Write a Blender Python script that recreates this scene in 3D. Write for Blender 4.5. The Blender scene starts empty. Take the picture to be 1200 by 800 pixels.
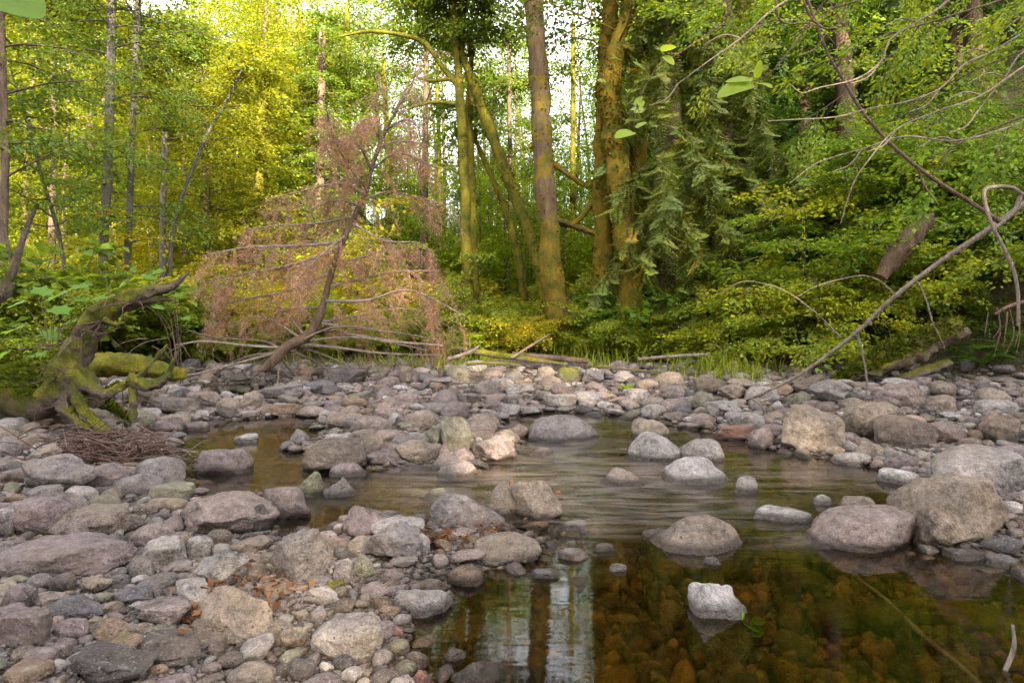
import bpy, bmesh, math, random
import numpy as np
from mathutils import Vector
R = math.radians
C = bpy.context.scene.collection
sc = bpy.context.scene
rng = np.random.default_rng(7)
random.seed(7)

# ---------------------------------------------------------------- camera, sky, sun, exposure
F, HOR, CAMZ = 750.0, 370.0, 1.1          # focal length in photo pixels, horizon row, eye height
PITCH = math.atan((400 - HOR) / F)
cam = bpy.data.objects.new('camera', bpy.data.cameras.new('camera'))
C.objects.link(cam)
cam.location = (0, 0, CAMZ); cam.rotation_euler = (math.pi / 2 - PITCH, 0, 0)
cam.data.sensor_width = 36; cam.data.lens = 36 * F / 1200
cam.data.clip_start = 0.05; cam.data.clip_end = 600
sc.camera = cam

SUN_EL, SUN_AZ = 25.0, 160.0               # azimuth clockwise from +Y (behind the camera, right)
world = bpy.data.worlds.new('World'); sc.world = world; world.use_nodes = True
wn = world.node_tree; wn.nodes.clear()
wo = wn.nodes.new('ShaderNodeOutputWorld'); wb = wn.nodes.new('ShaderNodeBackground')
ws = wn.nodes.new('ShaderNodeTexSky'); ws.sky_type = 'NISHITA'; ws.sun_disc = False
ws.sun_elevation = R(SUN_EL); ws.sun_rotation = R(SUN_AZ)
ws.air_density = 1.0; ws.dust_density = 3.0; ws.ozone_density = 1.0
hs = wn.nodes.new('ShaderNodeHueSaturation'); hs.inputs['Saturation'].default_value = 0.12
wn.links.new(ws.outputs[0], hs.inputs['Color']); wn.links.new(hs.outputs[0], wb.inputs[0])
wb.inputs[1].default_value = 0.15
wn.links.new(wb.outputs[0], wo.inputs[0])
sl = bpy.data.lights.new('sun', 'SUN'); sl.energy = 3.6; sl.angle = R(0.53); sl.color = (1.0, 0.85, 0.58)
so = bpy.data.objects.new('sun', sl); C.objects.link(so)
sv = Vector((math.sin(R(SUN_AZ)) * math.cos(R(SUN_EL)), math.cos(R(SUN_AZ)) * math.cos(R(SUN_EL)), math.sin(R(SUN_EL))))
so.rotation_euler = sv.to_track_quat('Z', 'Y').to_euler(); so.location = (8, -8, 30)
sc.view_settings.view_transform = 'Standard'; sc.view_settings.look = 'None'
sc.view_settings.exposure = 2.85; sc.view_settings.gamma = 1
sc.render.engine = 'CYCLES'
cy = sc.cycles
cy.max_bounces = 8; cy.diffuse_bounces = 4; cy.glossy_bounces = 3; cy.transmission_bounces = 4; cy.transparent_max_bounces = 8
cy.use_denoising = True
try: cy.denoiser = 'OPENIMAGEDENOISE'
except Exception: pass
cy.caustics_reflective = False; cy.sample_clamp_indirect = 6

# ---------------------------------------------------------------- numeric helpers
CP, SP = math.cos(PITCH), math.sin(PITCH)
def ray(px, py):
    a = (px - 600) / F; b = (400 - py) / F
    return np.array([a, CP + b * SP, -SP + b * CP])
def at(px, py, d):                          # the point on the ray of a pixel at distance d along +Y
    r = ray(px, py); t = d / r[1]
    return np.array([r[0] * t, d, CAMZ + r[2] * t])
def to_px(p):
    v = np.asarray(p, float) - [0, 0, CAMZ]
    f = v[..., 1] * CP - v[..., 2] * SP; u = v[..., 1] * SP + v[..., 2] * CP
    f = np.maximum(f, 0.05)
    return 600 + F * v[..., 0] / f, 400 - F * u / f

def _h(i, j, k, s):
    n = (i * 374761393 + j * 668265263 + k * 2147483647 + s * 974634777) & 0xffffffff
    n = ((n ^ (n >> 13)) * 1274126177) & 0xffffffff
    n = (n ^ (n >> 16)) & 0xffffffff
    return n / 4294967295.0
def vnoise(P, scale=1.0, seed=0):
    P = np.asarray(P, float) * scale
    I = np.floor(P).astype(np.int64); f = P - I; f = f * f * (3 - 2 * f)
    out = 0
    for a in (0, 1):
        for b in (0, 1):
            for c in (0, 1):
                w = (f[:, 0] if a else 1 - f[:, 0]) * (f[:, 1] if b else 1 - f[:, 1]) * (f[:, 2] if c else 1 - f[:, 2])
                out = out + w * _h(I[:, 0] + a, I[:, 1] + b, I[:, 2] + c, seed)
    return out * 2 - 1
def fbm(P, scale=1.0, seed=0, oc=3):
    return sum(vnoise(P, scale * 2 ** o, seed + o) * 0.5 ** o for o in range(oc))
def unit(v):
    v = np.asarray(v, float); return v / np.maximum(np.linalg.norm(v, axis=-1, keepdims=True), 1e-9)
def sstep(a, b, x):
    t = np.clip((x - a) / (b - a), 0, 1); return t * t * (3 - 2 * t)

# ---------------------------------------------------------------- the lie of the land
def gpix(px, py, z=0.0):
    r = ray(px, py); t = (z - CAMZ) / r[2]
    return (r[0] * t, r[1] * t)
WATER = [gpix(*p) for p in [(205,497),(365,486),(380,508),(335,528),(420,548),(470,550),(520,546),(560,546),(612,520),(585,492),(640,483),(700,484),
    (760,492),(840,508),(905,528),(1000,543),(1078,562),(1090,600),(1100,645),(1260,662),(1600,700),(1700,1100),(570,1100),(505,800),(478,765),(486,730),(500,690),
    (560,668),(620,662),(640,640),(600,625),(520,618),(420,600),(372,622),(345,640),(322,622),(305,604),(330,582),(235,582),(205,560)]]
POOL2 = [gpix(*p, 0.0) for p in [(236,452),(300,447),(312,456),(290,466),(240,464)]]
BANK = [(-12,-6),(-9.5,2),(-8,6),(-6.8,9),(-5.4,12.2),(-2,13.0),(1,12.4),(3,11.4),(5,9.8),(6.5,8.2),(7.6,6),(9,3),(11,-6)]
def seg_sd(x, y, poly, closed=True):
    P = np.array(poly, float); n = len(P); best = np.full(x.shape, 1e9); inside = np.zeros(x.shape, bool)
    for i in range(n if closed else n - 1):
        a = P[i]; b = P[(i + 1) % n]; d = b - a
        t = np.clip(((x - a[0]) * d[0] + (y - a[1]) * d[1]) / (d @ d), 0, 1)
        best = np.minimum(best, np.hypot(x - a[0] - t * d[0], y - a[1] - t * d[1]))
        if closed:
            c = (a[1] > y) != (b[1] > y)
            xi = a[0] + (y - a[1]) * d[0] / (d[1] if abs(d[1]) > 1e-9 else 1e-9)
            inside ^= c & (x < xi)
    return best, inside
def lay(x, y):
    """signed distance to the water (plus = dry) and distance beyond the bank line (plus = bank)"""
    x = np.asarray(x, float); y = np.asarray(y, float)
    d, i = seg_sd(x, y, WATER); sd = np.where(i, -d, d)
    d2, i2 = seg_sd(x, y, POOL2); sd = np.minimum(sd, np.where(i2, -d2, d2))
    db, ib = seg_sd(x, y, BANK + [(11, -40), (-12, -40)])
    return sd, np.where(ib, -db, db)
def ground(x, y):
    x = np.asarray(x, float); y = np.asarray(y, float)
    sd, bk = lay(x, y)
    P = np.stack([x, y, x * 0], -1)
    n = fbm(P, 1.3, 3) ; n2 = fbm(P, 0.25, 9)
    left = sstep(-1.0, -5.0, x)
    dry = 0.015 + 0.075 * np.minimum(np.maximum(sd, 0), 3.2) + 0.03 * n * sstep(0, .5, sd) + 0.10 * left * sstep(0, 2, sd)
    wet = -0.03 - 0.20 * np.minimum(np.maximum(-sd, 0), 1.3) + 0.03 * n
    z = np.where(sd > 0, dry, wet)
    s = np.maximum(bk, 0)
    k = sstep(1.8, 7.0, x - 0.32 * np.maximum(y - 10, 0)) * sstep(-6, 2, y)
    rise = 0.35 * sstep(0, 1.2, s) + s * (0.05 + 0.80 * k) + n2 * 0.5 * sstep(2, 8, s)
    rise = np.where(rise > 9, 9 + (rise - 9) * 0.25, rise)
    return z + rise
def gz(x, y): return float(ground(np.array([x]), np.array([y]))[0])
TS = 1.2 * (1.016 ** np.arange(240))
def hit(px, py, n=None):
    """where the ray of a pixel meets the ground"""
    r = ray(px, py); t = TS / r[1]
    X = r[0] * t; Y = r[1] * t; Z = CAMZ + r[2] * t
    g = ground(X, Y); u = np.where(Z < g)[0]
    if len(u) == 0 or u[0] == 0: return None
    i = u[0]; a = (Z[i-1] - g[i-1]) / ((Z[i-1] - g[i-1]) - (Z[i] - g[i]))
    return np.array([X[i-1] + (X[i] - X[i-1]) * a, Y[i-1] + (Y[i] - Y[i-1]) * a, Z[i-1] + (Z[i] - Z[i-1]) * a])

# ---------------------------------------------------------------- mesh helpers
class MB:
    def __init__(s): s.v = []; s.f = []; s.c = []; s.n = 0
    def add(s, v, f, col=(1, 1, 1)):
        v = np.asarray(v, np.float32).reshape(-1, 3); f = np.asarray(f, np.int64)
        s.v.append(v); s.f.append(f + s.n)
        col = np.asarray(col, np.float32)
        s.c.append(np.broadcast_to(col, (len(v), 3)) if col.ndim == 1 else col)
        s.n += len(v); return s
    def mesh(s, name, m, smooth=True):
        me = bpy.data.meshes.new(name)
        v = np.concatenate(s.v); me.vertices.add(len(v)); me.vertices.foreach_set('co', v.ravel())
        loops = np.concatenate([f.ravel() for f in s.f])
        tot = np.concatenate([np.full(len(f), f.shape[1]) for f in s.f])
        me.loops.add(len(loops)); me.loops.foreach_set('vertex_index', loops.astype(np.int32))
        me.polygons.add(len(tot)); st = np.concatenate([[0], np.cumsum(tot)[:-1]])
        me.polygons.foreach_set('loop_start', st.astype(np.int32))
        me.polygons.foreach_set('use_smooth', np.full(len(tot), smooth))
        ca = me.color_attributes.new('Col', 'FLOAT_COLOR', 'POINT')
        c = np.concatenate(s.c); ca.data.foreach_set('color', np.hstack([c, np.ones((len(c), 1))]).astype(np.float32).ravel())
        me.update(calc_edges=True); me.validate()
        if m: me.materials.append(m)
        return me
    def build(s, name, m, parent=None, smooth=True):
        o = bpy.data.objects.new(name, s.mesh(name, m, smooth)); C.objects.link(o)
        if parent: o.parent = parent
        return o
def tag(o, label=None, cat=None, group=None, kind=None):
    if label: o['label'] = label
    if cat: o['category'] = cat
    if group: o['group'] = group
    if kind: o['kind'] = kind
    return o
def empty(name, loc=(0, 0, 0)):
    o = bpy.data.objects.new(name, None); C.objects.link(o); o.location = loc; o.empty_display_size = 0.1; return o
def copy_tree(o, parent=None):
    c = o.copy(); C.objects.link(c); c.parent = parent
    for ch in [k for k in C.objects if k.parent == o]: copy_tree(ch, c)
    return c
def smoothpath(P, n):
    """Catmull-Rom through the points"""
    P = np.asarray(P, float)
    if len(P) == 2: return P[0] + (P[1] - P[0]) * np.linspace(0, 1, n)[:, None]
    Q = np.vstack([2 * P[0] - P[1], P, 2 * P[-1] - P[-2]]); m = len(P) - 1
    t = np.linspace(0, m - 1e-6, n); i = t.astype(int); u = (t - i)[:, None]
    a, b, c, d = Q[i], Q[i+1], Q[i+2], Q[i+3]
    return 0.5 * (2*b + (c - a)*u + (2*a - 5*b + 4*c - d)*u*u + (3*b - a - 3*c + d)*u**3)
def tube(P, rad, k=8, n=None, rough=0.0, seed=0, cap=True, freq=3.0, fine=0.0, groove=0.0):
    P = np.asarray(P, float)
    if n is None: n = max(len(P), 2)
    ctl = np.linspace(0, 1, len(P)) ; Q = smoothpath(P, n)
    rad = np.interp(np.linspace(0, 1, n), np.linspace(0, 1, len(rad)), rad)
    T = unit(np.gradient(Q, axis=0))
    ref = np.array([0, 0, 1.0]) if abs(T[0][2]) < 0.9 else np.array([1.0, 0, 0])
    N = np.zeros_like(T); cur = ref
    for i in range(n):
        cur = cur - T[i] * (cur @ T[i]); cur = cur / max(np.linalg.norm(cur), 1e-9); N[i] = cur
    B = np.cross(T, N); a = np.linspace(0, 2 * math.pi, k, endpoint=False)
    rr = rad[:, None] * np.ones(k)
    ring = N[:, None] * np.cos(a)[None, :, None] + B[:, None] * np.sin(a)[None, :, None]
    V = Q[:, None] + ring * rr[..., None]
    if groove:                                   # folds that run along the wood and twist slowly round it
        A_ = np.tile(a, n) + np.repeat(np.linspace(0, 2.2, n), k); s_ = np.repeat(np.linspace(0, 1, n) * n * .06, k)
        f = vnoise(np.stack([np.cos(A_) * 2.2, np.sin(A_) * 2.2, s_], -1), 1.0, seed + 70) + .5 * vnoise(np.stack([np.cos(A_) * 5, np.sin(A_) * 5, s_ * 2], -1), 1.0, seed + 71)
        rr = rr * (1 + groove * f.reshape(n, k))
        V = Q[:, None] + ring * rr[..., None]
    if rough:
        f = fbm(V.reshape(-1, 3), freq, seed, 3).reshape(n, k)
        V = Q[:, None] + ring * (rr * (1 + rough * f))[..., None]
    if fine:
        f = fbm(V.reshape(-1, 3), 22, seed + 5, 2).reshape(n, k); V = V + ring * (fine * f)[..., None]
    V = V.reshape(-1, 3)
    i = np.arange(n - 1)[:, None] * k; j = np.arange(k)[None]
    Fq = np.stack([i + j, i + (j + 1) % k, i + k + (j + 1) % k, i + k + j], -1).reshape(-1, 4)
    return V, Fq, Q, T
def add_tube(mb, P, rad, k=8, n=None, rough=0.0, seed=0, col=(1, 1, 1), cap=True, freq=3.0, fine=0.0, groove=0.0):
    V, Fq, Q, T = tube(P, rad, k, n, rough, seed, cap, freq, fine, groove)
    base = mb.n
    mb.add(V, Fq, col)
    if cap:
        for e, r0 in ((0, 0), (1, len(V) - k)):
            c = Q[-1] if e else Q[0]
            idx = np.arange(k); f = np.stack([idx, (idx + 1) % k, np.full(k, k)], -1)
            if not e: f = f[:, ::-1]
            mb.add(np.vstack([V[r0:r0 + k], c]), f, col)
    return Q, T
def stamp(mb, tv, tf, pos, X, Z, scale, col=None, tcol=None):
    """copies of a small template laid along X with its face towards Z"""
    pos = np.asarray(pos, float); X = unit(X); Y = unit(np.cross(Z, X)); Z = np.cross(X, Y)
    M = len(pos); scale = np.broadcast_to(np.asarray(scale, float).reshape(-1, 1) if np.ndim(scale) < 2 else scale, (M, 3))
    A = np.stack([X * scale[:, :1], Y * scale[:, 1:2], Z * scale[:, 2:3]], 1)
    V = np.einsum('vk,mkj->mvj', tv, A) + pos[:, None]
    n = len(tv); FF = (tf[None] + (np.arange(M) * n)[:, None, None]).reshape(-1, tf.shape[1])
    if col is None: c = np.ones((M, 3))
    else: c = np.broadcast_to(col, (M, 3))
    c = np.repeat(c[:, None], n, 1)
    if tcol is not None: c = c * tcol[None]
    mb.add(V.reshape(-1, 3), FF, c.reshape(-1, 3))
def rvec(n, s=1.0, r=None):
    return (r or rng).normal(0, s, (n, 3))

# ---------------------------------------------------------------- materials
def newmat(name):
    m = bpy.data.materials.new(name); m.use_nodes = True; t = m.node_tree; t.nodes.clear()
    return m, t, t.nodes.new('ShaderNodeOutputMaterial')
class NT:
    def __init__(s, t): s.t = t
    def n(s, typ, **kw):
        o = s.t.nodes.new(typ)
        for k, v in kw.items():
            if k.startswith('i_'):
                o.inputs[k[2:].replace('_', ' ')].default_value = v
            else: setattr(o, k, v)
        return o
    def l(s, a, b): s.t.links.new(a, b)
    def math(s, op, a, b=None, clamp=False):
        o = s.t.nodes.new('ShaderNodeMath'); o.operation = op; o.use_clamp = clamp
        for i, x in enumerate((a, b)):
            if x is None: continue
            if isinstance(x, (int, float)): o.inputs[i].default_value = x
            else: s.l(x, o.inputs[i])
        return o.outputs[0]
    def mix(s, fac, a, b, blend='MIX'):
        o = s.t.nodes.new('ShaderNodeMix'); o.data_type = 'RGBA'; o.blend_type = blend
        for sock, x in ((o.inputs[0], fac), (o.inputs[6], a), (o.inputs[7], b)):
            if isinstance(x, (int, float)): sock.default_value = x
            elif isinstance(x, tuple): sock.default_value = (*x, 1)[:4]
            else: s.l(x, sock)
        return o.outputs[2]
    def ramp(s, fac, stops):
        o = s.t.nodes.new('ShaderNodeValToRGB'); e = o.color_ramp.elements
        while len(e) < len(stops): e.new(0.5)
        for i, (p, c) in enumerate(stops):
            e[i].position = p; e[i].color = (c, c, c, 1) if isinstance(c, (int, float)) else (*c, 1)
        s.l(fac, o.inputs[0]); return o.outputs[0]
    def noise(s, scale, vec=None, detail=4, rough=0.55, dist=0.0):
        o = s.t.nodes.new('ShaderNodeTexNoise'); o.inputs['Scale'].default_value = scale; o.inputs['Detail'].default_value = detail
        o.inputs['Roughness'].default_value = rough; o.inputs['Distortion'].default_value = dist
        if vec is not None: s.l(vec, o.inputs['Vector'])
        return o.outputs[0]

def rock_mat(name, src):
    m, t, out = newmat(name); k = NT(t)
    geo = k.n('ShaderNodeNewGeometry'); pos = geo.outputs['Position']
    if src == 'object':
        oi = k.n('ShaderNodeObjectInfo'); base = oi.outputs['Color']; moss = k.math('SUBTRACT', 1.0, oi.outputs['Alpha'])
        off = k.n('ShaderNodeVectorMath', operation='ADD'); k.l(pos, off.inputs[0])
        sc3 = k.n('ShaderNodeVectorMath', operation='SCALE'); sc3.inputs[0].default_value = (9, 5, 7); k.l(oi.outputs['Random'], sc3.inputs['Scale'])
        k.l(sc3.outputs[0], off.inputs[1]); vec = off.outputs[0]
    else:
        at_ = k.n('ShaderNodeAttribute', attribute_name='Col'); base = at_.outputs['Color']; moss = 0.0; vec = pos
    n1 = k.noise(5, vec, 5, .6); n2 = k.noise(26, vec, 6, .7); n3 = k.noise(130, vec, 3, .7)
    v = k.math('ADD', k.math('MULTIPLY', n1, 2.0), k.math('MULTIPLY', n2, 3.0))
    v = k.math('ADD', v, k.math('MULTIPLY', n3, 1.8)); v = k.math('MAXIMUM', k.math('SUBTRACT', v, 2.42), 0.22)
    cm = k.n('ShaderNodeVectorMath', operation='SCALE'); k.l(base, cm.inputs[0]); k.l(v, cm.inputs['Scale'])
    col = cm.outputs[0]
    warm = k.ramp(k.noise(3.1, vec, 3), [(0.42, 0.0), (0.68, 1.0)])
    col = k.mix(k.math('MULTIPLY', warm, 0.35), col, (0.22, 0.155, 0.105), 'MIX')
    # pale lichen and mineral specks, dark pits
    sp = k.ramp(n3, [(0.60, 0.0), (0.70, 1.0)]); col = k.mix(k.math('MULTIPLY', sp, 0.45), col, (0.50, 0.47, 0.44))
    li = k.ramp(k.noise(14, vec, 6, .75, .6), [(0.60, 0.0), (0.68, 1.0)]); col = k.mix(k.math('MULTIPLY', li, 0.45), col, (0.36, 0.35, 0.30))
    vo = k.n('ShaderNodeTexVoronoi', i_Scale=48.0); k.l(vec, vo.inputs['Vector'])
    pit = k.ramp(vo.outputs['Distance'], [(0.10, 1.0), (0.26, 0.0)]); pit = k.math('MULTIPLY', pit, k.ramp(n2, [(0.45, 0.0), (0.6, 1.0)]))
    col = k.mix(k.math('MULTIPLY', pit, 0.55), col, (0.05, 0.045, 0.045))
    sep = k.n('ShaderNodeSeparateXYZ'); k.l(geo.outputs['Normal'], sep.inputs[0])
    if src == 'object':
        mf = k.math('ADD', k.math('MULTIPLY', n1, 1.6), k.math('MULTIPLY', sep.outputs[2], 0.35))
        mf = k.math('ADD', mf, k.math('MULTIPLY', moss, 1.0)); mf = k.ramp(mf, [(0.62 + 0.5, 0.0), (0.78 + 0.5, 1.0)]) if False else mf
        mr = k.n('ShaderNodeMapRange', i_From_Min=1.55, i_From_Max=1.8); k.l(mf, mr.inputs[0])
        mcol = k.mix(n2, (0.05, 0.06, 0.012), (0.17, 0.15, 0.02))
        col = k.mix(mr.outputs[0], col, mcol)
    # the wetted band above the water and everything under it
    sz = k.n('ShaderNodeSeparateXYZ'); k.l(pos, sz.inputs[0])
    wl = k.math('ADD', sz.outputs[2], k.math('MULTIPLY', k.math('SUBTRACT', n1, 0.5), -0.06))
    wm = k.n('ShaderNodeMapRange', i_From_Min=0.022, i_From_Max=0.050, i_To_Min=1.0, i_To_Max=0.0); k.l(wl, wm.inputs[0]); wet = wm.outputs[0]
    dk = k.mix(1.0, col, (0.30, 0.27, 0.25), 'MULTIPLY'); col0 = col; col = k.mix(wet, col, dk)
    um = k.n('ShaderNodeMapRange', i_From_Min=-0.045, i_From_Max=-0.012, i_To_Min=1.0, i_To_Max=0.0); k.l(sz.outputs[2], um.inputs[0])
    alg = k.mix(k.ramp(k.noise(4, pos, 3), [(0.38, 0.0), (0.62, 1.0)]), (0.86, 0.66, 0.30), (0.62, 0.70, 0.24)); ub = k.mix(1.0, col0, alg, 'MULTIPLY')
    col = k.mix(um.outputs[0], col, ub)
    b = k.n('ShaderNodeBsdfPrincipled'); k.l(col, b.inputs['Base Color'])
    rr = k.math('SUBTRACT', 0.82, k.math('MULTIPLY', wet, 0.55)); k.l(rr, b.inputs['Roughness']); b.inputs['Specular IOR Level'].default_value = 0.35
    bh = k.math('ADD', k.math('MULTIPLY', n2, 0.9), k.math('MULTIPLY', n3, 0.22)); bh = k.math('SUBTRACT', bh, k.math('MULTIPLY', pit, 0.4))
    bp = k.n('ShaderNodeBump', i_Strength=1.0, i_Distance=0.028); k.l(bh, bp.inputs['Height']); k.l(bp.outputs[0], b.inputs['Normal'])
    k.l(b.outputs[0], out.inputs[0]); return m

def leaf_mat(name, base, trans, tfac=0.4, rough=0.5, spec=0.3):
    m, t, out = newmat(name); k = NT(t)
    at_ = k.n('ShaderNodeAttribute', attribute_name='Col'); oi = k.n('ShaderNodeObjectInfo')
    v = k.mix(1.0, at_.outputs['Color'], oi.outputs['Color'], 'MULTIPLY')
    geo = k.n('ShaderNodeNewGeometry')
    isl = k.n('ShaderNodeMapRange', i_To_Min=0.65, i_To_Max=1.4); k.l(geo.outputs['Random Per Island'], isl.inputs[0])
    sv_ = k.n('ShaderNodeVectorMath', operation='SCALE'); k.l(v, sv_.inputs[0]); k.l(isl.outputs[0], sv_.inputs['Scale']); v = sv_.outputs[0]
    c1 = k.mix(1.0, base, v, 'MULTIPLY'); c2 = k.mix(1.0, trans, v, 'MULTIPLY')
    b = k.n('ShaderNodeBsdfPrincipled', i_Roughness=rough); b.inputs['Specular IOR Level'].default_value = spec
    k.l(c1, b.inputs['Base Color']); tr = k.n('ShaderNodeBsdfTranslucent'); k.l(c2, tr.inputs[0])
    mx = k.n('ShaderNodeMixShader', i_Fac=tfac); k.l(b.outputs[0], mx.inputs[1]); k.l(tr.outputs[0], mx.inputs[2])
    k.l(mx.outputs[0], out.inputs[0]); return m

def bark_mat(name, c1, c2, moss=0.0, mosscol=((0.06, 0.07, 0.012), (0.24, 0.15, 0.015)), stretch=(9, 9, 2.2), bands=0.0, mossbase=0.0):
    """bark; moss in patches; mossbase = height below which moss takes over"""
    m, t, out = newmat(name); k = NT(t)
    geo = k.n('ShaderNodeNewGeometry'); mp = k.n('ShaderNodeMapping'); mp.inputs['Scale'].default_value = stretch
    k.l(geo.outputs['Position'], mp.inputs[0]); vec = mp.outputs[0]
    n1 = k.noise(1.6, vec, 6, .65); n2 = k.noise(9, vec, 4, .7)
    col = k.mix(k.ramp(n1, [(0.32, 0.0), (0.68, 1.0)]), c1, c2)
    col = k.mix(k.math('MULTIPLY', k.ramp(n2, [(0.35, 1.0), (0.5, 0.0)]), 0.6), col, tuple(x * .3 for x in c1))
    if bands:
        w = k.noise(1.0, geo.outputs['Position'], 3); mp2 = k.n('ShaderNodeMapping'); mp2.inputs['Scale'].default_value = (3, 3, 26)
        k.l(geo.outputs['Position'], mp2.inputs[0]); bd = k.ramp(k.noise(1.0, mp2.outputs[0], 3), [(0.58, 0.0), (0.66, 1.0)])
        col = k.mix(k.math('MULTIPLY', bd, bands), col, (0.05, 0.045, 0.035))
    h = k.math('ADD', n1, k.math('MULTIPLY', n2, 0.5))
    if moss:
        sep = k.n('ShaderNodeSeparateXYZ'); k.l(geo.outputs['Normal'], sep.inputs[0])
        sz = k.n('ShaderNodeSeparateXYZ'); k.l(geo.outputs['Position'], sz.inputs[0])
        nm = k.noise(2.3, geo.outputs['Position'], 5, .6)
        f = k.math('ADD', k.math('MULTIPLY', nm, 1.5), k.math('MULTIPLY', sep.outputs[2], 0.25)); f = k.math('ADD', f, moss - 1.0)
        if mossbase:
            lo = k.n('ShaderNodeMapRange', i_From_Min=mossbase * 0.4, i_From_Max=mossbase * 1.5, i_To_Min=0.4, i_To_Max=-0.35); k.l(sz.outputs[2], lo.inputs[0])
            f = k.math('ADD', f, lo.outputs[0])
        mr = k.n('ShaderNodeMapRange', i_From_Min=0.20, i_From_Max=0.36); k.l(f, mr.inputs[0])
        nc = k.noise(5, geo.outputs['Position'], 4); mc = k.mix(k.ramp(nc, [(0.35, 0.0), (0.65, 1.0)]), *mosscol)
        mc = k.mix(k.ramp(k.noise(60, geo.outputs['Position'], 2), [(0.3, 0.6), (0.6, 0.0)]), mc, (0.03, 0.03, 0.008))
        col = k.mix(mr.outputs[0], col, mc)
    b = k.n('ShaderNodeBsdfPrincipled', i_Roughness=0.9); b.inputs['Specular IOR Level'].default_value = 0.2; k.l(col, b.inputs['Base Color'])
    bp = k.n('ShaderNodeBump', i_Strength=1.0, i_Distance=0.03); k.l(h, bp.inputs['Height']); k.l(bp.outputs[0], b.inputs['Normal'])
    k.l(b.outputs[0], out.inputs[0]); return m

M = {}
M['rock'] = rock_mat('river_rock', 'object'); M['pebble'] = rock_mat('river_pebble', 'attr')
M['leaf'] = leaf_mat('broad_leaf', (0.100, 0.155, 0.020), (0.28, 0.35, 0.026), 0.42)
M['gold'] = leaf_mat('sun_tinted_leaf', (0.14, 0.160, 0.014), (0.44, 0.43, 0.018), 0.5)  # yellowed leaf colour, the glow of low sun put into it
M['bush'] = leaf_mat('shrub_leaf', (0.150, 0.195, 0.022), (0.38, 0.42, 0.028), 0.40)
M['fern'] = leaf_mat('fern_leaf', (0.080, 0.140, 0.024), (0.20, 0.28, 0.028), 0.35)
M['cedar'] = leaf_mat('cedar_leaf', (0.140, 0.150, 0.018), (0.23, 0.24, 0.022), 0.22)
M['rust'] = leaf_mat('dead_needle', (0.43, 0.25, 0.165), (0.50, 0.27, 0.16), 0.35, 0.8, 0.1)
M['moss'] = leaf_mat('moss_tuft', (0.13, 0.115, 0.014), (0.20, 0.15, 0.015), 0.3, 0.9, 0.05)
M['dry'] = leaf_mat('dry_leaf', (0.17, 0.080, 0.040), (0.2, 0.09, 0.035), 0.3, 0.8, 0.1)
M['pale'] = bark_mat('pale_bark', (0.09, 0.08, 0.07), (0.155, 0.135, 0.12), 0.42, ((0.07, 0.08, 0.02), (0.16, 0.15, 0.05)), bands=0.4)
M['brown'] = bark_mat('brown_bark', (0.09, 0.06, 0.045), (0.22, 0.15, 0.11), 0.22)
M['mossy'] = bark_mat('mossy_bark', (0.10, 0.075, 0.05), (0.22, 0.17, 0.13), 0.95, ((0.080, 0.092, 0.012), (0.23, 0.180, 0.015)))
M['amber'] = bark_mat('amber_moss_bark', (0.11, 0.08, 0.05), (0.24, 0.18, 0.13), 0.80, ((0.12, 0.115, 0.013), (0.32, 0.185, 0.014)))
M['mixed'] = bark_mat('bark_moss_below', (0.08, 0.052, 0.030), (0.17, 0.115, 0.065), 0.82, ((0.09, 0.09, 0.012), (0.26, 0.16, 0.014)), mossbase=2.2)
M['dead'] = bark_mat('dead_wood', (0.16, 0.12, 0.10), (0.40, 0.33, 0.28), 0.0)
M['deadmoss'] = bark_mat('weathered_moss_wood', (0.075, 0.055, 0.045), (0.22, 0.165, 0.125), 0.56, ((0.06, 0.07, 0.01), (0.19, 0.17, 0.018)), stretch=(7, 7, 7))
M['twig'] = bark_mat('twig_wood', (0.10, 0.055, 0.045), (0.24, 0.15, 0.12), 0.0)
M['paletwig'] = bark_mat('pale_twig', (0.16, 0.12, 0.10), (0.34, 0.27, 0.22), 0.0)
M['cedarbark'] = bark_mat('cedar_bark', (0.07, 0.045, 0.03), (0.17, 0.11, 0.075), 0.30, ((0.05, 0.055, 0.01), (0.15, 0.11, 0.012)))

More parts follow.
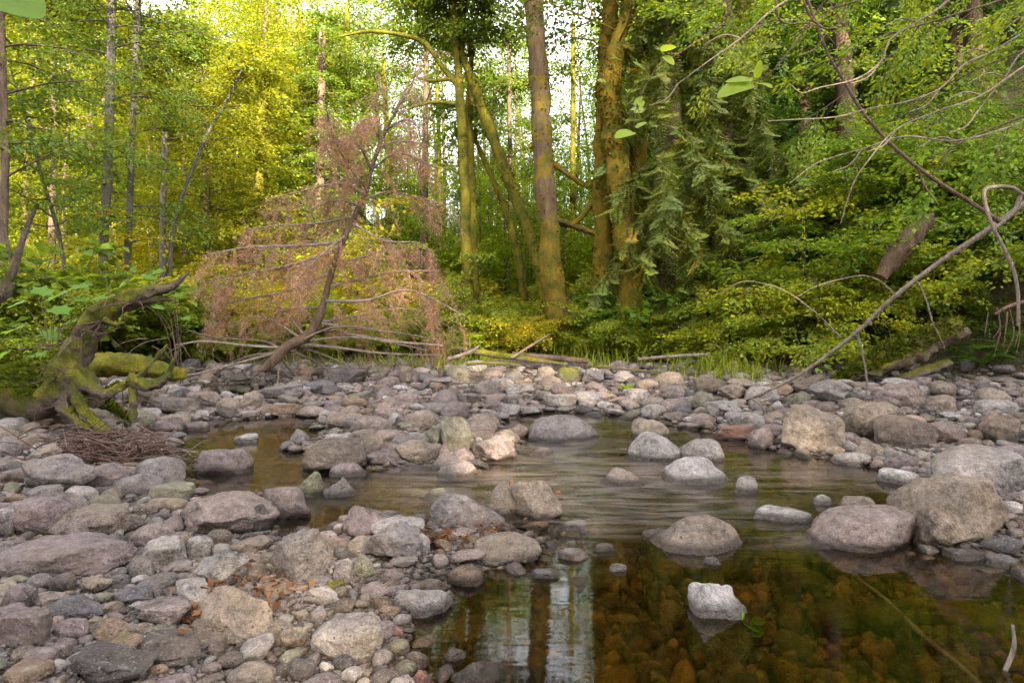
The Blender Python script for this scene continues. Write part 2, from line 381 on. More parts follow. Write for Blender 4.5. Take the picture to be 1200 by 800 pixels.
def ground_mat():
    m, t, out = newmat('river_ground'); k = NT(t)
    at_ = k.n('ShaderNodeAttribute', attribute_name='Col'); sp = k.n('ShaderNodeSeparateColor'); k.l(at_.outputs['Color'], sp.inputs[0])
    geo = k.n('ShaderNodeNewGeometry'); pos = geo.outputs['Position']
    vo = k.n('ShaderNodeTexVoronoi', i_Scale=38.0); k.l(pos, vo.inputs['Vector'])
    vs = k.n('ShaderNodeSeparateColor'); k.l(vo.outputs['Color'], vs.inputs[0])
    g = k.mix(vs.outputs[0], (0.07, 0.055, 0.048), (0.22, 0.17, 0.145)); g = k.mix(k.ramp(vo.outputs['Distance'], [(0.35, 0.0), (0.75, 1.0)]), g, (0.05, 0.04, 0.035))  # gravel and its gaps darkened, crevice shade put into the colour
    n1 = k.noise(2.2, pos, 6); n2 = k.noise(30, pos, 4, .7)
    fl = k.mix(k.ramp(n1, [(0.4, 0.0), (0.62, 1.0)]), (0.055, 0.036, 0.02), (0.05, 0.065, 0.015)); fl = k.mix(k.ramp(n2, [(0.45, 0.0), (0.6, 0.6)]), fl, (0.12, 0.08, 0.04))
    bed = k.mix(n2, (0.10, 0.075, 0.03), (0.26, 0.2, 0.09))
    col = k.mix(sp.outputs[0], g, fl); col = k.mix(sp.outputs[1], col, bed)
    b = k.n('ShaderNodeBsdfPrincipled', i_Roughness=0.9); b.inputs['Specular IOR Level'].default_value = .2; k.l(col, b.inputs['Base Color'])
    bp = k.n('ShaderNodeBump', i_Strength=1.0, i_Distance=0.02); k.l(k.math('SUBTRACT', n2, vo.outputs['Distance']), bp.inputs['Height']); k.l(bp.outputs[0], b.inputs['Normal'])
    k.l(b.outputs[0], out.inputs[0]); return m
M['ground'] = ground_mat()

def water_mat():
    m, t, out = newmat('stream_water'); k = NT(t)
    at_ = k.n('ShaderNodeAttribute', attribute_name='Col'); sp = k.n('ShaderNodeSeparateColor'); k.l(at_.outputs['Color'], sp.inputs[0]); flow = sp.outputs[0]
    geo = k.n('ShaderNodeNewGeometry'); pos = geo.outputs['Position']
    mp = k.n('ShaderNodeMapping'); mp.inputs['Rotation'].default_value = (0, 0, R(24)); mp.inputs['Scale'].default_value = (1.1, 5.5, 1); k.l(pos, mp.inputs[0])
    st = k.noise(1.5, mp.outputs[0], 5, .6, 1.2); rp = k.noise(2.4, mp.outputs[0], 3, .5, .6); fi = k.noise(7, pos, 3, .5)
    tr = k.n('ShaderNodeBsdfTransparent'); tr.inputs[0].default_value = (0.64, 0.54, 0.30, 1)
    gl = k.n('ShaderNodeBsdfGlossy'); k.l(k.math('ADD', 0.035, k.math('MULTIPLY', flow, 0.20)), gl.inputs['Roughness']); gl.inputs[0].default_value = (1, 1, 1, 1)
    fr = k.n('ShaderNodeFresnel', i_IOR=1.34)
    bp = k.n('ShaderNodeBump', i_Distance=0.02); k.l(k.math('ADD', 0.055, k.math('MULTIPLY', flow, 0.6)), bp.inputs['Strength'])
    k.l(k.math('ADD', rp, k.math('MULTIPLY', fi, 0.12)), bp.inputs['Height']); k.l(bp.outputs[0], gl.inputs['Normal']); k.l(bp.outputs[0], fr.inputs['Normal'])
    fac = k.math('MULTIPLY', fr.outputs[0], 1.3, True)
    mx = k.n('ShaderNodeMixShader'); k.l(fac, mx.inputs[0]); k.l(tr.outputs[0], mx.inputs[1]); k.l(gl.outputs[0], mx.inputs[2])
    df = k.n('ShaderNodeBsdfDiffuse'); df.inputs[0].default_value = (0.36, 0.29, 0.25, 1)
    foam = k.math('MULTIPLY', k.ramp(st, [(0.40, 0.0), (0.74, 0.45)]), flow)
    m2 = k.n('ShaderNodeMixShader'); k.l(foam, m2.inputs[0]); k.l(mx.outputs[0], m2.inputs[1]); k.l(df.outputs[0], m2.inputs[2])
    k.l(m2.outputs[0], out.inputs[0]); return m
M['water'] = water_mat()
# ---------------------------------------------------------------- the ground and the water
gx = np.unique(np.concatenate([np.arange(-9, 9.01, 0.07), 9 * 1.055 ** np.arange(1, 56), -9 * 1.055 ** np.arange(1, 56)]))
gy = np.unique(np.concatenate([np.arange(0.6, 14.01, 0.07), 14 * 1.05 ** np.arange(1, 54), 0.6 - 0.5 * 1.15 ** np.arange(0, 40)]))
GX, GY = np.meshgrid(gx, gy); gxf, gyf = GX.ravel(), GY.ravel()
gzf = ground(gxf, gyf); sdf, bkf = lay(gxf, gyf)
ni, nj = len(gx), len(gy)
ii, jj = np.meshgrid(np.arange(ni - 1), np.arange(nj - 1)); b0 = (jj * ni + ii).ravel()
FG = np.stack([b0, b0 + 1, b0 + ni + 1, b0 + ni], -1)
cc = np.stack([sstep(-0.4, 0.6, bkf), sstep(0.05, -0.1, sdf) * (bkf < 0), np.zeros(len(gxf))], -1)
tag(MB().add(np.stack([gxf, gyf, gzf], -1), FG, cc).build('ground', M['ground']), kind='structure')

def flow_at(X, Y):
    px, py = to_px(np.stack([X, Y, X * 0], -1))
    f = np.zeros(len(X))
    for cx, cy, rx, ry, a in ((690,575,150,62,1.0),(790,600,120,26,.85),(640,530,80,40,.9),(520,570,95,34,.75),(900,560,130,24,.5),(280,540,80,14,.35),
                              (330,580,60,26,.45),(960,630,90,13,.7),(700,630,60,16,.8),(880,520,120,14,.35),(640,655,50,10,.5)):
        f = np.maximum(f, a * np.exp(-(((px - cx) / rx) ** 2 + ((py - cy) / ry) ** 2) ** 1.3))
    edge = np.interp(px, [430, 500, 560, 640, 700, 780, 840, 900, 1000, 1100, 1250], [680, 672, 668, 662, 650, 630, 654, 664, 652, 645, 640]) + 14 * fbm(np.stack([X, Y, X * 0], -1), 3.0, 77)
    f = f * (1 - 0.96 * sstep(-45, 34, py - edge + 16 * fbm(np.stack([X, Y * 2, X * 0], -1), 6.0, 78)))
    return np.clip(f, 0, 1)
wx = np.arange(-6.2, 7.0, 0.06); wy = np.concatenate([np.arange(0.3, 6, 0.05), np.arange(6, 10.6, 0.09)])
WX, WY = np.meshgrid(wx, wy); xf, yf = WX.ravel(), WY.ravel(); gw = ground(xf, yf)
fw = flow_at(xf, yf); ni, nj = len(wx), len(wy)
ii, jj = np.meshgrid(np.arange(ni - 1), np.arange(nj - 1)); b0 = (jj * ni + ii).ravel()
FW = np.stack([b0, b0 + 1, b0 + ni + 1, b0 + ni], -1); FW = FW[(gw[FW] < 0.03).any(1)]
P3 = np.stack([xf * 1.0, yf * 2.2, xf * 0], -1)
zf = fw * 0.012 * fbm(P3, 2.5, 31)
tag(MB().add(np.stack([xf, yf, zf], -1), FW, np.stack([fw, fw, fw], -1)).build('water', M['water']), kind='structure')

# ---------------------------------------------------------------- rocks
_ico = {}
def ico(sub):
    if sub not in _ico:
        bm = bmesh.new(); bmesh.ops.create_icosphere(bm, subdivisions=sub, radius=1.0)
        bm.verts.ensure_lookup_table()
        _ico[sub] = (np.array([v.co[:] for v in bm.verts]), np.array([[v.index for v in f.verts] for f in bm.faces])); bm.free()
    return _ico[sub]
def rock_shape(seed, sub, ang=0.5, flat=0.0):
    """a river stone: a ball worn flat on random sides, then roughened"""
    r = np.random.default_rng(seed); V, Fc = ico(sub); pq = 2.0 + 0.9 * r.random() + .5 * flat
    V = V / ((np.abs(V) ** pq).sum(1) ** (1 / pq))[:, None]
    V = V * (1 + 0.16 * vnoise(V, 1.1, seed)[:, None] + 0.06 * vnoise(V, 2.4, seed + 4)[:, None])
    npl = int(5 + 9 * ang)
    for i in range(npl):
        n = unit(r.normal(0, 1, 3)); d = r.uniform(0.86 - 0.34 * ang, 0.97 - 0.2 * ang)
        e = V @ n - d; V = V - np.where(e > 0, e * (0.62 + 0.36 * ang), 0)[:, None] * n
    if flat:
        e = V[:, 2] - (0.75 - 0.3 * flat); V[:, 2] -= np.where(e > 0, e * 0.8, 0)
    V = V * (1 + 0.065 * fbm(V, 3.0, seed + 9, 3)[:, None] * (0.4 + ang))
    if sub >= 5: V = V * (1 + 0.010 * fbm(V, 14, seed + 19, 2)[:, None])
    lo, hi = V.min(0), V.max(0); V = (V - (lo + hi) / 2) / ((hi - lo) / 2)
    return V, Fc
COL_ = dict(m=(.250,.190,.190), g=(.235,.205,.200), t=(.30,.235,.175), p=(.38,.345,.325), d=(.095,.085,.088), o=(.27,.175,.105), w=(.44,.415,.40),
           k=(.31,.235,.21), e=(.23,.225,.15), b=(.17,.13,.105), r=(.29,.12,.09), s=(.15,.14,.155))
COL = {a: tuple((np.array(b) * .78 + np.mean(b) * .22) * .72 * np.array([1.04, .965, .965])) for a, b in COL_.items()}
CN = dict(m='mauve-grey', g='grey', t='tan', p='pale grey', d='dark grey', o='orange-brown', w='whitish', k='pinkish', e='greenish', b='brown', r='red', s='slate grey')
# (cx, cy, w, h, colour, shape, moss, landmark phrase or None)
HR = [
 (50,658,165,50,'m','f',0,'long low mauve boulder'),(15,702,38,34,'m','r',0,None),(39,683,28,22,'g','r',0,None),(66,685,34,25,'b','r',0,None),
 (48,704,40,20,'k','r',0,None),(75,715,66,32,'s','a',0,'angled blue-grey slab'),(18,740,56,56,'m','a',0,'big mauve slab by the left edge'),(38,772,42,26,'m','r',0,None),
 (112,782,104,56,'d','a',0,'rough dark boulder'),(18,793,60,34,'o','r',0,'ochre stone in the bottom left corner'),(104,687,34,24,'t','a',0,None),(150,699,46,26,'s','a',0,None),
 (134,682,28,20,'s','a',0,None),(186,647,58,38,'p','a',0,'pale faceted stone'),(231,641,33,27,'p','r',0,None),(250,635,36,28,'b','r',0,None),
 (253,606,120,56,'k','a',0,'broad pale banded slab'),(78,625,47,30,'k','r',0,'smooth pink round stone'),(90,614,98,44,'t','r',0,None),(42,607,74,52,'m','r',0,'mauve boulder above the long low one'),
 (250,672,62,46,'p','a',0,'pale pitted stone'),(215,696,50,30,'p','a',0,None),(185,720,78,36,'k','f',0,'pinkish sloping slab'),(258,724,108,80,'t','a',0,'cracked taupe boulder'),
 (122,741,50,32,'o','a',0,'orange-brown wedge stone'),(160,739,30,17,'t','r',0,None),(187,739,32,17,'e','r',0,None),(187,764,84,42,'b','a',0,'brown pitted boulder'),
 (163,774,26,21,'w','r',0,None),(67,763,24,23,'m','r',0,None),(266,776,32,22,'b','r',0,'brown egg-shaped stone'),(244,784,24,15,'m','r',0,None),(290,796,62,22,'t','r',0,None),
 (137,642,22,26,'d','r',0,None),(118,702,22,15,'e','r',0,None),(75,739,42,26,'m','r',0,None),(172,630,54,32,'k','r',0,None),
 (176,554,64,36,'g','r',0,'rounded grey boulder below the twig pile'),(150,569,58,28,'g','r',0,None),(115,560,52,32,'m','r',0,None),(55,560,80,52,'g','a',0,'angular grey boulder on the left bar'),
 (195,578,50,22,'e','f',0,'flat greenish stone at the pool edge'),(88,580,40,22,'p','r',0,None),(86,593,24,19,'p','r',0,None),(42,580,48,20,'g','f',0,None),(48,533,40,26,'t','a',.25,None),
 (252,543,70,32,'m','f',0,'flat mauve rock in the left pool'),(286,514,26,11,'w','f',0,'little whitish stone in the golden pool'),(209,490,24,15,'g','r',0,None),(228,500,27,11,'m','f',0,None),
 (10,597,38,20,'k','r',0,None),(5,622,16,18,'s','r',0,None),(145,613,40,22,'b','r',0,None),
 (342,652,86,74,'g','a',0,'two-humped grey boulder'),(330,591,64,40,'m','f',0,'sloping mauve rock with a dark side'),(303,609,22,36,'d','a',0,None),
 (387,535,78,44,'b','r',.1,'pitted brown hump rock'),(405,551,44,18,'m','r',0,None),(360,568,38,32,'e','a',.55,'mossy rock under the brown hump'),(400,572,38,24,'g','a',0,None),
 (425,521,44,34,'t','a',.2,None),(397,495,40,19,'t','r',0,None),(432,499,50,23,'k','r',0,'pinkish rock at the left channel'),(492,493,46,25,'t','r',0,'tan dark-footed boulder upstream'),
 (486,530,54,28,'t','r',0,'round tan rock in midstream'),(536,511,46,44,'e','a',.3,'green-stained upright rock'),(510,513,24,27,'e','a',.2,None),(520,531,16,20,'m','r',0,None),(541,535,30,18,'m','r',0,None),
 (580,528,54,36,'k','a',0,'broad pinkish pitted rock'),(565,495,42,20,'t','r',0,None),(535,552,48,26,'g','a',0,'grey rock alone in midstream'),(516,580,40,16,'e','r',0,'olive oval stone'),
 (545,602,90,50,'g','a',0,'grey ledge rock with a black underside'),(590,590,38,46,'t','r',0,None),(426,615,66,42,'m','a',0,'wedge-shaped mauve rock'),(462,622,70,30,'p','r',0,None),
 (455,638,78,54,'g','a',0,'square-shouldered grey boulder'),(490,640,26,30,'p','r',0,None),(425,666,28,30,'e','a',.1,None),(400,673,24,32,'g','r',0,None),(472,660,36,15,'p','f',0,None),
 (455,673,34,16,'m','r',0,None),(369,681,30,15,'g','r',0,None),(402,753,98,58,'p','f',0,'flat pale stone by the pool'),(322,742,40,30,'t','a',0,None),(341,749,32,33,'t','a',0,'yellowish block'),
 (350,787,36,31,'d','r',0,'dark egg-shaped stone'),(400,777,28,20,'d','r',0,None),(447,794,42,24,'d','r',0,None),(490,709,74,32,'p','f',0,'long pale stone lying in the pool edge'),
 (466,741,17,13,'r','r',0,'small red stone in the shallows'),(485,771,30,17,'b','r',0,None),(532,767,26,15,'t','r',0,None),(560,791,58,28,'b','a',0,'brown pitted stone at the bottom edge'),
 (491,794,26,20,'r','r',0,None),(464,692,30,15,'m','r',0,None),(371,723,22,17,'g','r',0,None),(592,644,84,32,'t','r',0,'low brown rock above the still pool'),
 (662,503,86,34,'g','r',0,'broad grey dome in the channel'),(772,525,64,36,'p','r',0,'pale dome beside the two-lobed rock'),(765,503,46,24,'t','r',0,None),(828,528,54,30,'p','r',0,None),
 (820,552,74,34,'p','r',0,'two-lobed pale rock'),(729,559,48,23,'k','r',0,'pinkish rock alone in the current'),(628,588,60,52,'t','a',0,'upright tan block with a dark streak'),
 (877,569,27,23,'p','r',0,None),(828,628,112,50,'t','r',0,'big smooth tan dome'),(837,657,18,10,'w','r',0,None),(924,605,68,15,'w','f',0,'flat whitish rock awash'),
 (770,624,32,11,'p','f',0,None),(708,641,24,10,'p','f',0,None),(672,650,36,14,'w','f',0,None),(672,616,30,13,'p','f',0,None),(848,706,66,46,'w','a',0,'mottled white rock in the clear pool'),
 (725,665,20,10,'w','f',0,None),(640,672,36,12,'p','f',0,None),(607,506,26,18,'k','a',0,None),
 (963,504,92,60,'t','a',0,'big lichen-spotted boulder'),(1036,496,74,50,'t','r',0,'rounded boulder beside the spotted one'),(1071,509,68,42,'b','r',0,'brown egg boulder'),(1118,509,48,28,'m','r',0,None),
 (1186,506,50,38,'b','a',.1,'brown block at the right edge'),(1028,530,38,20,'t','r',0,None),(1005,539,44,15,'p','r',0,None),(1032,544,17,11,'t','r',0,None),(1064,542,38,20,'m','r',0,None),
 (1064,560,52,19,'w','f',0,'flat white stone at the waterline'),(1172,552,110,62,'p','r',0,'smooth boulder behind the mossy-footed one'),(1150,597,144,94,'t','a',.25,'big mossy-footed boulder'),
 (966,586,23,13,'w','r',0,None),(1012,592,46,22,'t','r',0,None),(1034,622,148,54,'k','f',0,'great flat pinkish slab'),(985,612,52,34,'t','r',0,None),(1138,651,42,15,'s','f',0,None),(1150,534,62,26,'k','r',0,None),
 (985,459,52,28,'p','a',.4,'white moss-capped rock'),(1112,458,30,20,'t','r',.2,None),(1108,474,36,22,'t','r',0,None),(1065,465,62,36,'k','a',.3,None),(1180,479,48,20,'p','r',0,None),
 (833,454,36,23,'b','r',.3,None),(862,461,36,22,'t','a',0,None),(897,464,42,22,'p','r',0,None),(953,452,40,24,'b','a',.35,None),(940,470,30,18,'e','r',.5,None),(853,481,42,22,'p','a',0,None),
 (880,495,42,23,'p','r',0,None),(872,509,54,19,'r','f',0,'flat reddish rock at the water'),
 (404,442,50,20,'d','f',0,'dark flat rock far up the stream'),(696,442,26,18,'g','a',0,None),(668,441,30,20,'e','r',.9,'bright mossy stone'),(641,439,24,17,'t','r',.2,None),(570,456,34,18,'g','r',0,None),
 (530,462,21,14,'d','r',0,None),(610,458,37,15,'p','f',0,None),(548,468,31,13,'g','f',0,None),(657,471,42,17,'p','f',0,None),(658,457,26,14,'m','r',0,None),(690,468,38,18,'p','a',0,None),
 (581,469,27,13,'k','f',0,None),(616,482,32,11,'p','f',0,None),(472,469,36,15,'k','r',0,None),(515,478,26,11,'g','f',0,None),(450,485,28,14,'k','r',0,None),(413,474,34,18,'o','r',0,None),
 (733,443,27,15,'p','r',0,None),(760,452,27,15,'t','r',.2,None),(790,461,32,18,'g','r',0,None),(767,481,32,15,'p','a',0,None),(750,464,36,17,'p','a',0,None),
 (197,477,58,22,'g','f',0,'long grey rock behind the fallen trunk'),(233,469,42,18,'k','f',0,None),(263,475,30,16,'t','r',0,None),(327,461,62,19,'g','f',0,'wide grey rock beyond the golden pool'),
 (387,458,25,13,'d','r',0,'blackish stone upstream'),(320,481,52,14,'o','f',0,None),(363,483,42,15,'t','r',0,None),(390,474,26,13,'m','r',0,None)]
USED = set(); LMS = []      # landmarks: (px, py, phrase, half width)
for r_ in HR:
    if r_[7]: LMS.append((r_[0], r_[1], r_[7], r_[2] / 2))
def relate(px, py, lms, skip=None, n=6):
    ds = sorted((math.hypot((l[0] - px), (l[1] - py) * 1.6), i) for i, l in enumerate(lms) if l[2] != skip)
    out = []
    for d, i in ds[:n]:
        l = lms[i]; dx = px - l[0]; dy = (py - l[1]) * 1.6
        if abs(dx) > abs(dy): w = 'just right of' if dx > 0 else 'just left of'
        else: w = 'in front of' if dy > 0 else 'behind'
        if d > 110: w = w.replace('just ', 'well ').replace('in front of', 'well in front of') if 'just' in w or 'front' in w else 'far behind'
        out.append(f'{w} the {l[2]}')
    return out
def uniq(base, rels, extra=()):
    alts = [(b, r) for b in [base] + [f'{base} {e}' if e.startswith('with') else f'{e} {base}' for e in extra] for r in rels]
    for b, r in alts:
        s = f'{b} {r}'
        if s.lower() not in USED and len(s.split()) <= 16: USED.add(s.lower()); return s
    for i, r in enumerate(rels):
        for r2 in rels[i + 1:]:
            s = f'{base} {r} and {r2}'.replace('just ', '').replace('well ', '')
            if s.lower() not in USED and len(s.split()) <= 16: USED.add(s.lower()); return s
    return None
CATW = {'r': 'rounded', 'a': 'angular', 'f': 'flat'}
OCC = []                                        # stones already standing: x, y, radius
rockinfo = []
def place_rock(i, e):
    cx, cy, w, h, c, s, moss, lm = e
    foot = cy + h * 0.40
    p = hit(cx, foot)
    if p is None: return
    if p[2] < 0:                                # stands in the water: its visible foot is at the water line
        r = ray(cx, foot); t = -CAMZ / r[2]; p = np.array([r[0] * t, r[1] * t, 0.0])
    d = p[1]; W = w * d / F * 1.03; dep = W * (0.75 if s != 'f' else 0.62)
    a = (foot - HOR) / F
    H = h * d / F * 1.0
    zt = max(H - dep * 0.5 * a * 1.1, W * (0.17 if s == 'f' else 0.26))   # visible height above its foot
    sub = 6 if w > 70 else (5 if w > 34 else 4)
    sd, bk = lay(np.array([p[0]]), np.array([p[1]]))
    g = gz(p[0], p[1] + dep * .4); low = min(g, 0) - 0.04 if g < 0.03 else g - 0.25 * zt
    zc_top = p[2] + zt; hh = (zc_top - low) / 2
    ang = {'r': 0.12, 'a': 0.85, 'f': 0.5}[s]
    V, Fc = rock_shape(100 + i, sub, ang, 0.9 if s == 'f' else 0)
    ci = np.clip((np.asarray(COL[c]) * (1 + rng.normal(0, .06))), 0.03, .6)
    yaw = rng.uniform(-.25, .25); tl = rng.uniform(-.10, .10) * (1 if s != 'r' else .6)
    # widest part of the stone sits near its foot
    k = 1 + 0.05 * np.clip(-V[:, 2], 0, 1) ** 1.0
    if g < .03: k = np.clip(1 + .16 * ((0 - low - hh) / hh - V[:, 2]), .4, 1.6)
    V = V * np.stack([k, k, np.ones(len(k))], -1)
    V = V * [W / 2 / 1.08, dep / 2 / 1.05, hh]
    X = V[:, 0] * math.cos(yaw) - V[:, 1] * math.sin(yaw); Y = V[:, 0] * math.sin(yaw) + V[:, 1] * math.cos(yaw)
    Z = V[:, 2] + X * tl
    vis = Z + low + hh > p[2] - .004
    if g < .03 and vis.any():                    # as wide at the water line and above as the photo shows
        q_ = W / max(X[vis].max() - X[vis].min(), W * .4); X = X * q_; Y = Y * min(q_, 1.3)
    o = MB().add(np.stack([X, Y, Z], -1), Fc).build('boulder' if W > 0.3 else 'stone', M['rock'])
    o.location = (p[0], p[1] + dep * 0.42, low + hh)
    o.color = (*ci, 1 - moss)
    OCC.append((p[0], p[1] + dep * .42, W * .44))
    rockinfo.append((o, cx, cy, w, c, s, moss, lm, sd[0] < 0, W))
for i, e in enumerate(HR): place_rock(i, e)

# stones between them: sizes fall off, the largest stay things of their own, the rest is gravel
cell = {}
def cells(x, y, r):
    for a in range(int((x - r) // .25), int((x + r) // .25) + 1):
        for b in range(int((y - r) // .25), int((y + r) // .25) + 1): yield (a, b)
def put(x, y, r):
    for c_ in cells(x, y, r): cell.setdefault(c_, []).append((x, y, r))
for o_ in OCC: put(*o_)
def free(x, y, r, k=0.80):
    for c_ in cells(x, y, r):
        for (a, b, q) in cell.get(c_, ()):
            if (a - x) ** 2 + (b - y) ** 2 < (k * (r + q)) ** 2: return False
    return True
# a table of ground hits over the picture (a little wider than the frame)
PXS = np.arange(-288, 1569, 16.0); PYS = np.concatenate([np.arange(428, 500, 3.0), np.arange(500, 840, 8.0)])
TAB = np.full((len(PYS), len(PXS), 3), np.nan)
for a, py in enumerate(PYS):
    for b, px in enumerate(PXS):
        q = hit(px, py)
        if q is not None: TAB[a, b] = q
autos = []
rr_ = np.random.default_rng(11)
for lo, hi, tries in ((15, 24, 1100), (10, 15, 4300), (7, 10, 11000), (4.6, 7, 27000), (3.0, 4.6, 41000), (1.9, 3.0, 48000)):
    ax = rr_.uniform(0, len(PXS) - 1.01, tries); ay = rr_.uniform(0, 1, tries) ** (0.8)
    py_ = 428 + (840 - 428) * ay * 0.997; ayi = np.interp(py_, PYS, np.arange(len(PYS)))
    i0 = ax.astype(int); j0 = np.minimum(ayi.astype(int), len(PYS) - 2); u = (ax - i0)[:, None]; v = (ayi - j0)[:, None]
    Q = (TAB[j0, i0] * (1 - u) + TAB[j0, i0 + 1] * u) * (1 - v) + (TAB[j0 + 1, i0] * (1 - u) + TAB[j0 + 1, i0 + 1] * u) * v
    ok = ~np.isnan(Q[:, 0]) & (Q[:, 1] < 15); Q = Q[ok]
    sd, bk = lay(Q[:, 0], Q[:, 1]); g = ground(Q[:, 0], Q[:, 1])
    for q, s_, b_, g_ in zip(Q, sd, bk, g):
        r = rr_.uniform(lo, hi) * q[1] / F
        if r > 0.26: continue
        if b_ > 0.7 or (b_ > 0 and rr_.random() < b_ * 1.3): continue
        if s_ < -0.02 and rr_.random() < (0.45 if s_ > -.12 else 0.75): continue
        if s_ < 0.0 and r > 0.16: continue
        if not free(q[0], q[1], r, 0.78 if lo > 4 else 0.68): continue
        put(q[0], q[1], r); autos.append((q[0], q[1], g_, r, s_, q[1], hi))
print('auto stones', len(autos))
keys = list('mmmggggtttppkkdobesw'); 
LIB = [[rock_shape(500 + i, 2, (.2, .7, 1.0)[i % 3]) for i in range(10)], [rock_shape(500 + i, 3, (.2, .7, 1.0)[i % 3]) for i in range(10)]]
def rest_height(g, r, fz, s_):
    return g + r * fz * 0.28
autos.sort(key=lambda a: -a[3] / a[5])
LIBM = []
gm = [MB(), MB()]     # dry gravel, stones under water
nobj = 0
batches = {}
for (x, y, g, r, s_, d, hi) in autos:
    fz = rr_.uniform(.30, .80); el = rr_.uniform(.52, 1.0); yaw = rr_.uniform(0, 6.28)
    ck = keys[rr_.integers(len(keys))]; v = rr_.integers(10)
    px, py = to_px(np.array([x, y, g]))
    under = s_ < -0.02 and g + r * fz * 1.35 < 0.02
    inframe = 0 < px < 1200 and py < 800
    if nobj < 105 and inframe and not under:
        V, Fc = rock_shape(900 + nobj, 4, (.2, .7, 1.0)[v % 3])
        V = V * [r * 1.05, r * el, r * fz]; X = V[:, 0] * math.cos(yaw) - V[:, 1] * math.sin(yaw); Y = V[:, 0] * math.sin(yaw) + V[:, 1] * math.cos(yaw)
        o = MB().add(np.stack([X, Y, V[:, 2]], -1), Fc).build('stone', M['rock']); o.location = (x, y, rest_height(g, r, fz, s_))
        o.color = (*np.clip(np.asarray(COL[ck]) * (1 + rr_.normal(0, .08)), .03, .6), 1 - (rr_.random() < .15) * .3)
        rockinfo.append((o, float(px), float(py), 2 * r * F / d, ck, 'raf'[(0, 1, 1)[v % 3]], 0, None, s_ < 0, 2 * r)); nobj += 1
        continue
    lv = 1 if hi > 6 else 0
    batches.setdefault((int(under), lv, int(v)), []).append((x, y, rest_height(g, r, fz, s_), r, el, fz, yaw, ck))
for (un, lv, v), L in batches.items():
    V, Fc = LIB[lv][v]; A = np.array([l[:7] for l in L], float)
    yw = A[:, 6]; X = np.stack([np.cos(yw), np.sin(yw), rr_.normal(0, .12, len(L))], -1); Z = unit(np.stack([rr_.normal(0, .18, len(L)), rr_.normal(0, .18, len(L)), np.ones(len(L))], -1))
    col = np.array([COL[l[7]] for l in L]) * (1 + rr_.normal(0, .13, (len(L), 1)))
    if un: col = col * [1.0, .82, .5]
    stamp(gm[un], V, Fc, A[:, :3], X, Z, np.stack([A[:, 3] * 1.05, A[:, 3] * A[:, 4], A[:, 3] * A[:, 5]], -1), np.clip(col, .03, .6))
tag(gm[0].build('gravel', M['pebble']), 'loose small grey, tan and pink river pebbles filling the gaps between rocks', 'gravel', kind='stuff')
tag(gm[1].build('streambed_pebbles', M['pebble']), 'amber pebbles and cobbles lying under the clear water', 'pebbles', kind='stuff')

# larger sunken stones on the bed of the pool
rs = np.random.default_rng(5)
sm = MB(); cnt = 0
for k_ in range(9000):
    px, py = rs.uniform(480, 1280), rs.uniform(640, 840); x, y = gpix(px, py, -.2); r = .025 + .19 * rs.random() ** 2.6
    if cnt > 900: break
    s_, _ = lay(np.array([x]), np.array([y]))
    if s_[0] > -0.12: continue
    g = gz(x, y); top = -0.035 - rs.random() * .04
    if any((a - x) ** 2 + (b - y) ** 2 < (.78 * (r + q)) ** 2 for (a, b, q) in getattr(sm, 'oc', [])): continue
    sm.oc = getattr(sm, 'oc', []) + [(x, y, r)]
    hh = min(max(top - g, .03) , r * 1.4) / 2 + .02
    V, Fc = rock_shape(3000 + cnt % 40, 3, rs.uniform(.1, .9)); cnt += 1
    c = np.asarray(COL[rs.choice(list('totetbeo'))]) * rs.uniform(.30, 1.7) * [1.05, .85, .5]
    stamp(sm, V, Fc, [[x, y, g + hh * .6]], np.array([[math.cos(k_), math.sin(k_), rs.normal(0, .1)]]), np.array([[rs.normal(0, .1), rs.normal(0, .1), 1]]), np.array([[r, r * rs.uniform(.6, .9), hh]]), np.clip(c, .02, .6))
tag(sm.build('sunken_stones', M['pebble']), 'algae-browned cobbles on the bed of the clear pool, seen through the water', 'cobbles', kind='stuff')

# labels of the rocks
for (o, px, py, w, c, s, moss, lm, inw, W) in sorted(rockinfo, key=lambda t: (t[7] is None, -t[3])):
    cat = 'boulder' if W > 0.3 else 'stone'
    tag(o, None, 'boulder' if W > .3 else 'stone', 'river rocks strewn over the stream and its gravel bars')
    if lm:
        s_ = lm if len(lm.split()) >= 4 else lm + (' in the water' if inw else ' on the gravel bar')
        USED.add(s_.lower()); o['label'] = s_; continue
    o['_px'] = 0; del o['_px']
    sz = 'large' if w > 60 else ('small' if w < 34 else 'mid-sized')
    noun = 'rock' if W > .3 else 'stone'
    base = f'{sz} {CN[c]} {CATW[s]} {noun}'
    lab = uniq(base, relate(px, py, LMS, lm), ('wet-footed',) if inw else ())
    o['label'] = lab or f'{base} in the heap of stones'
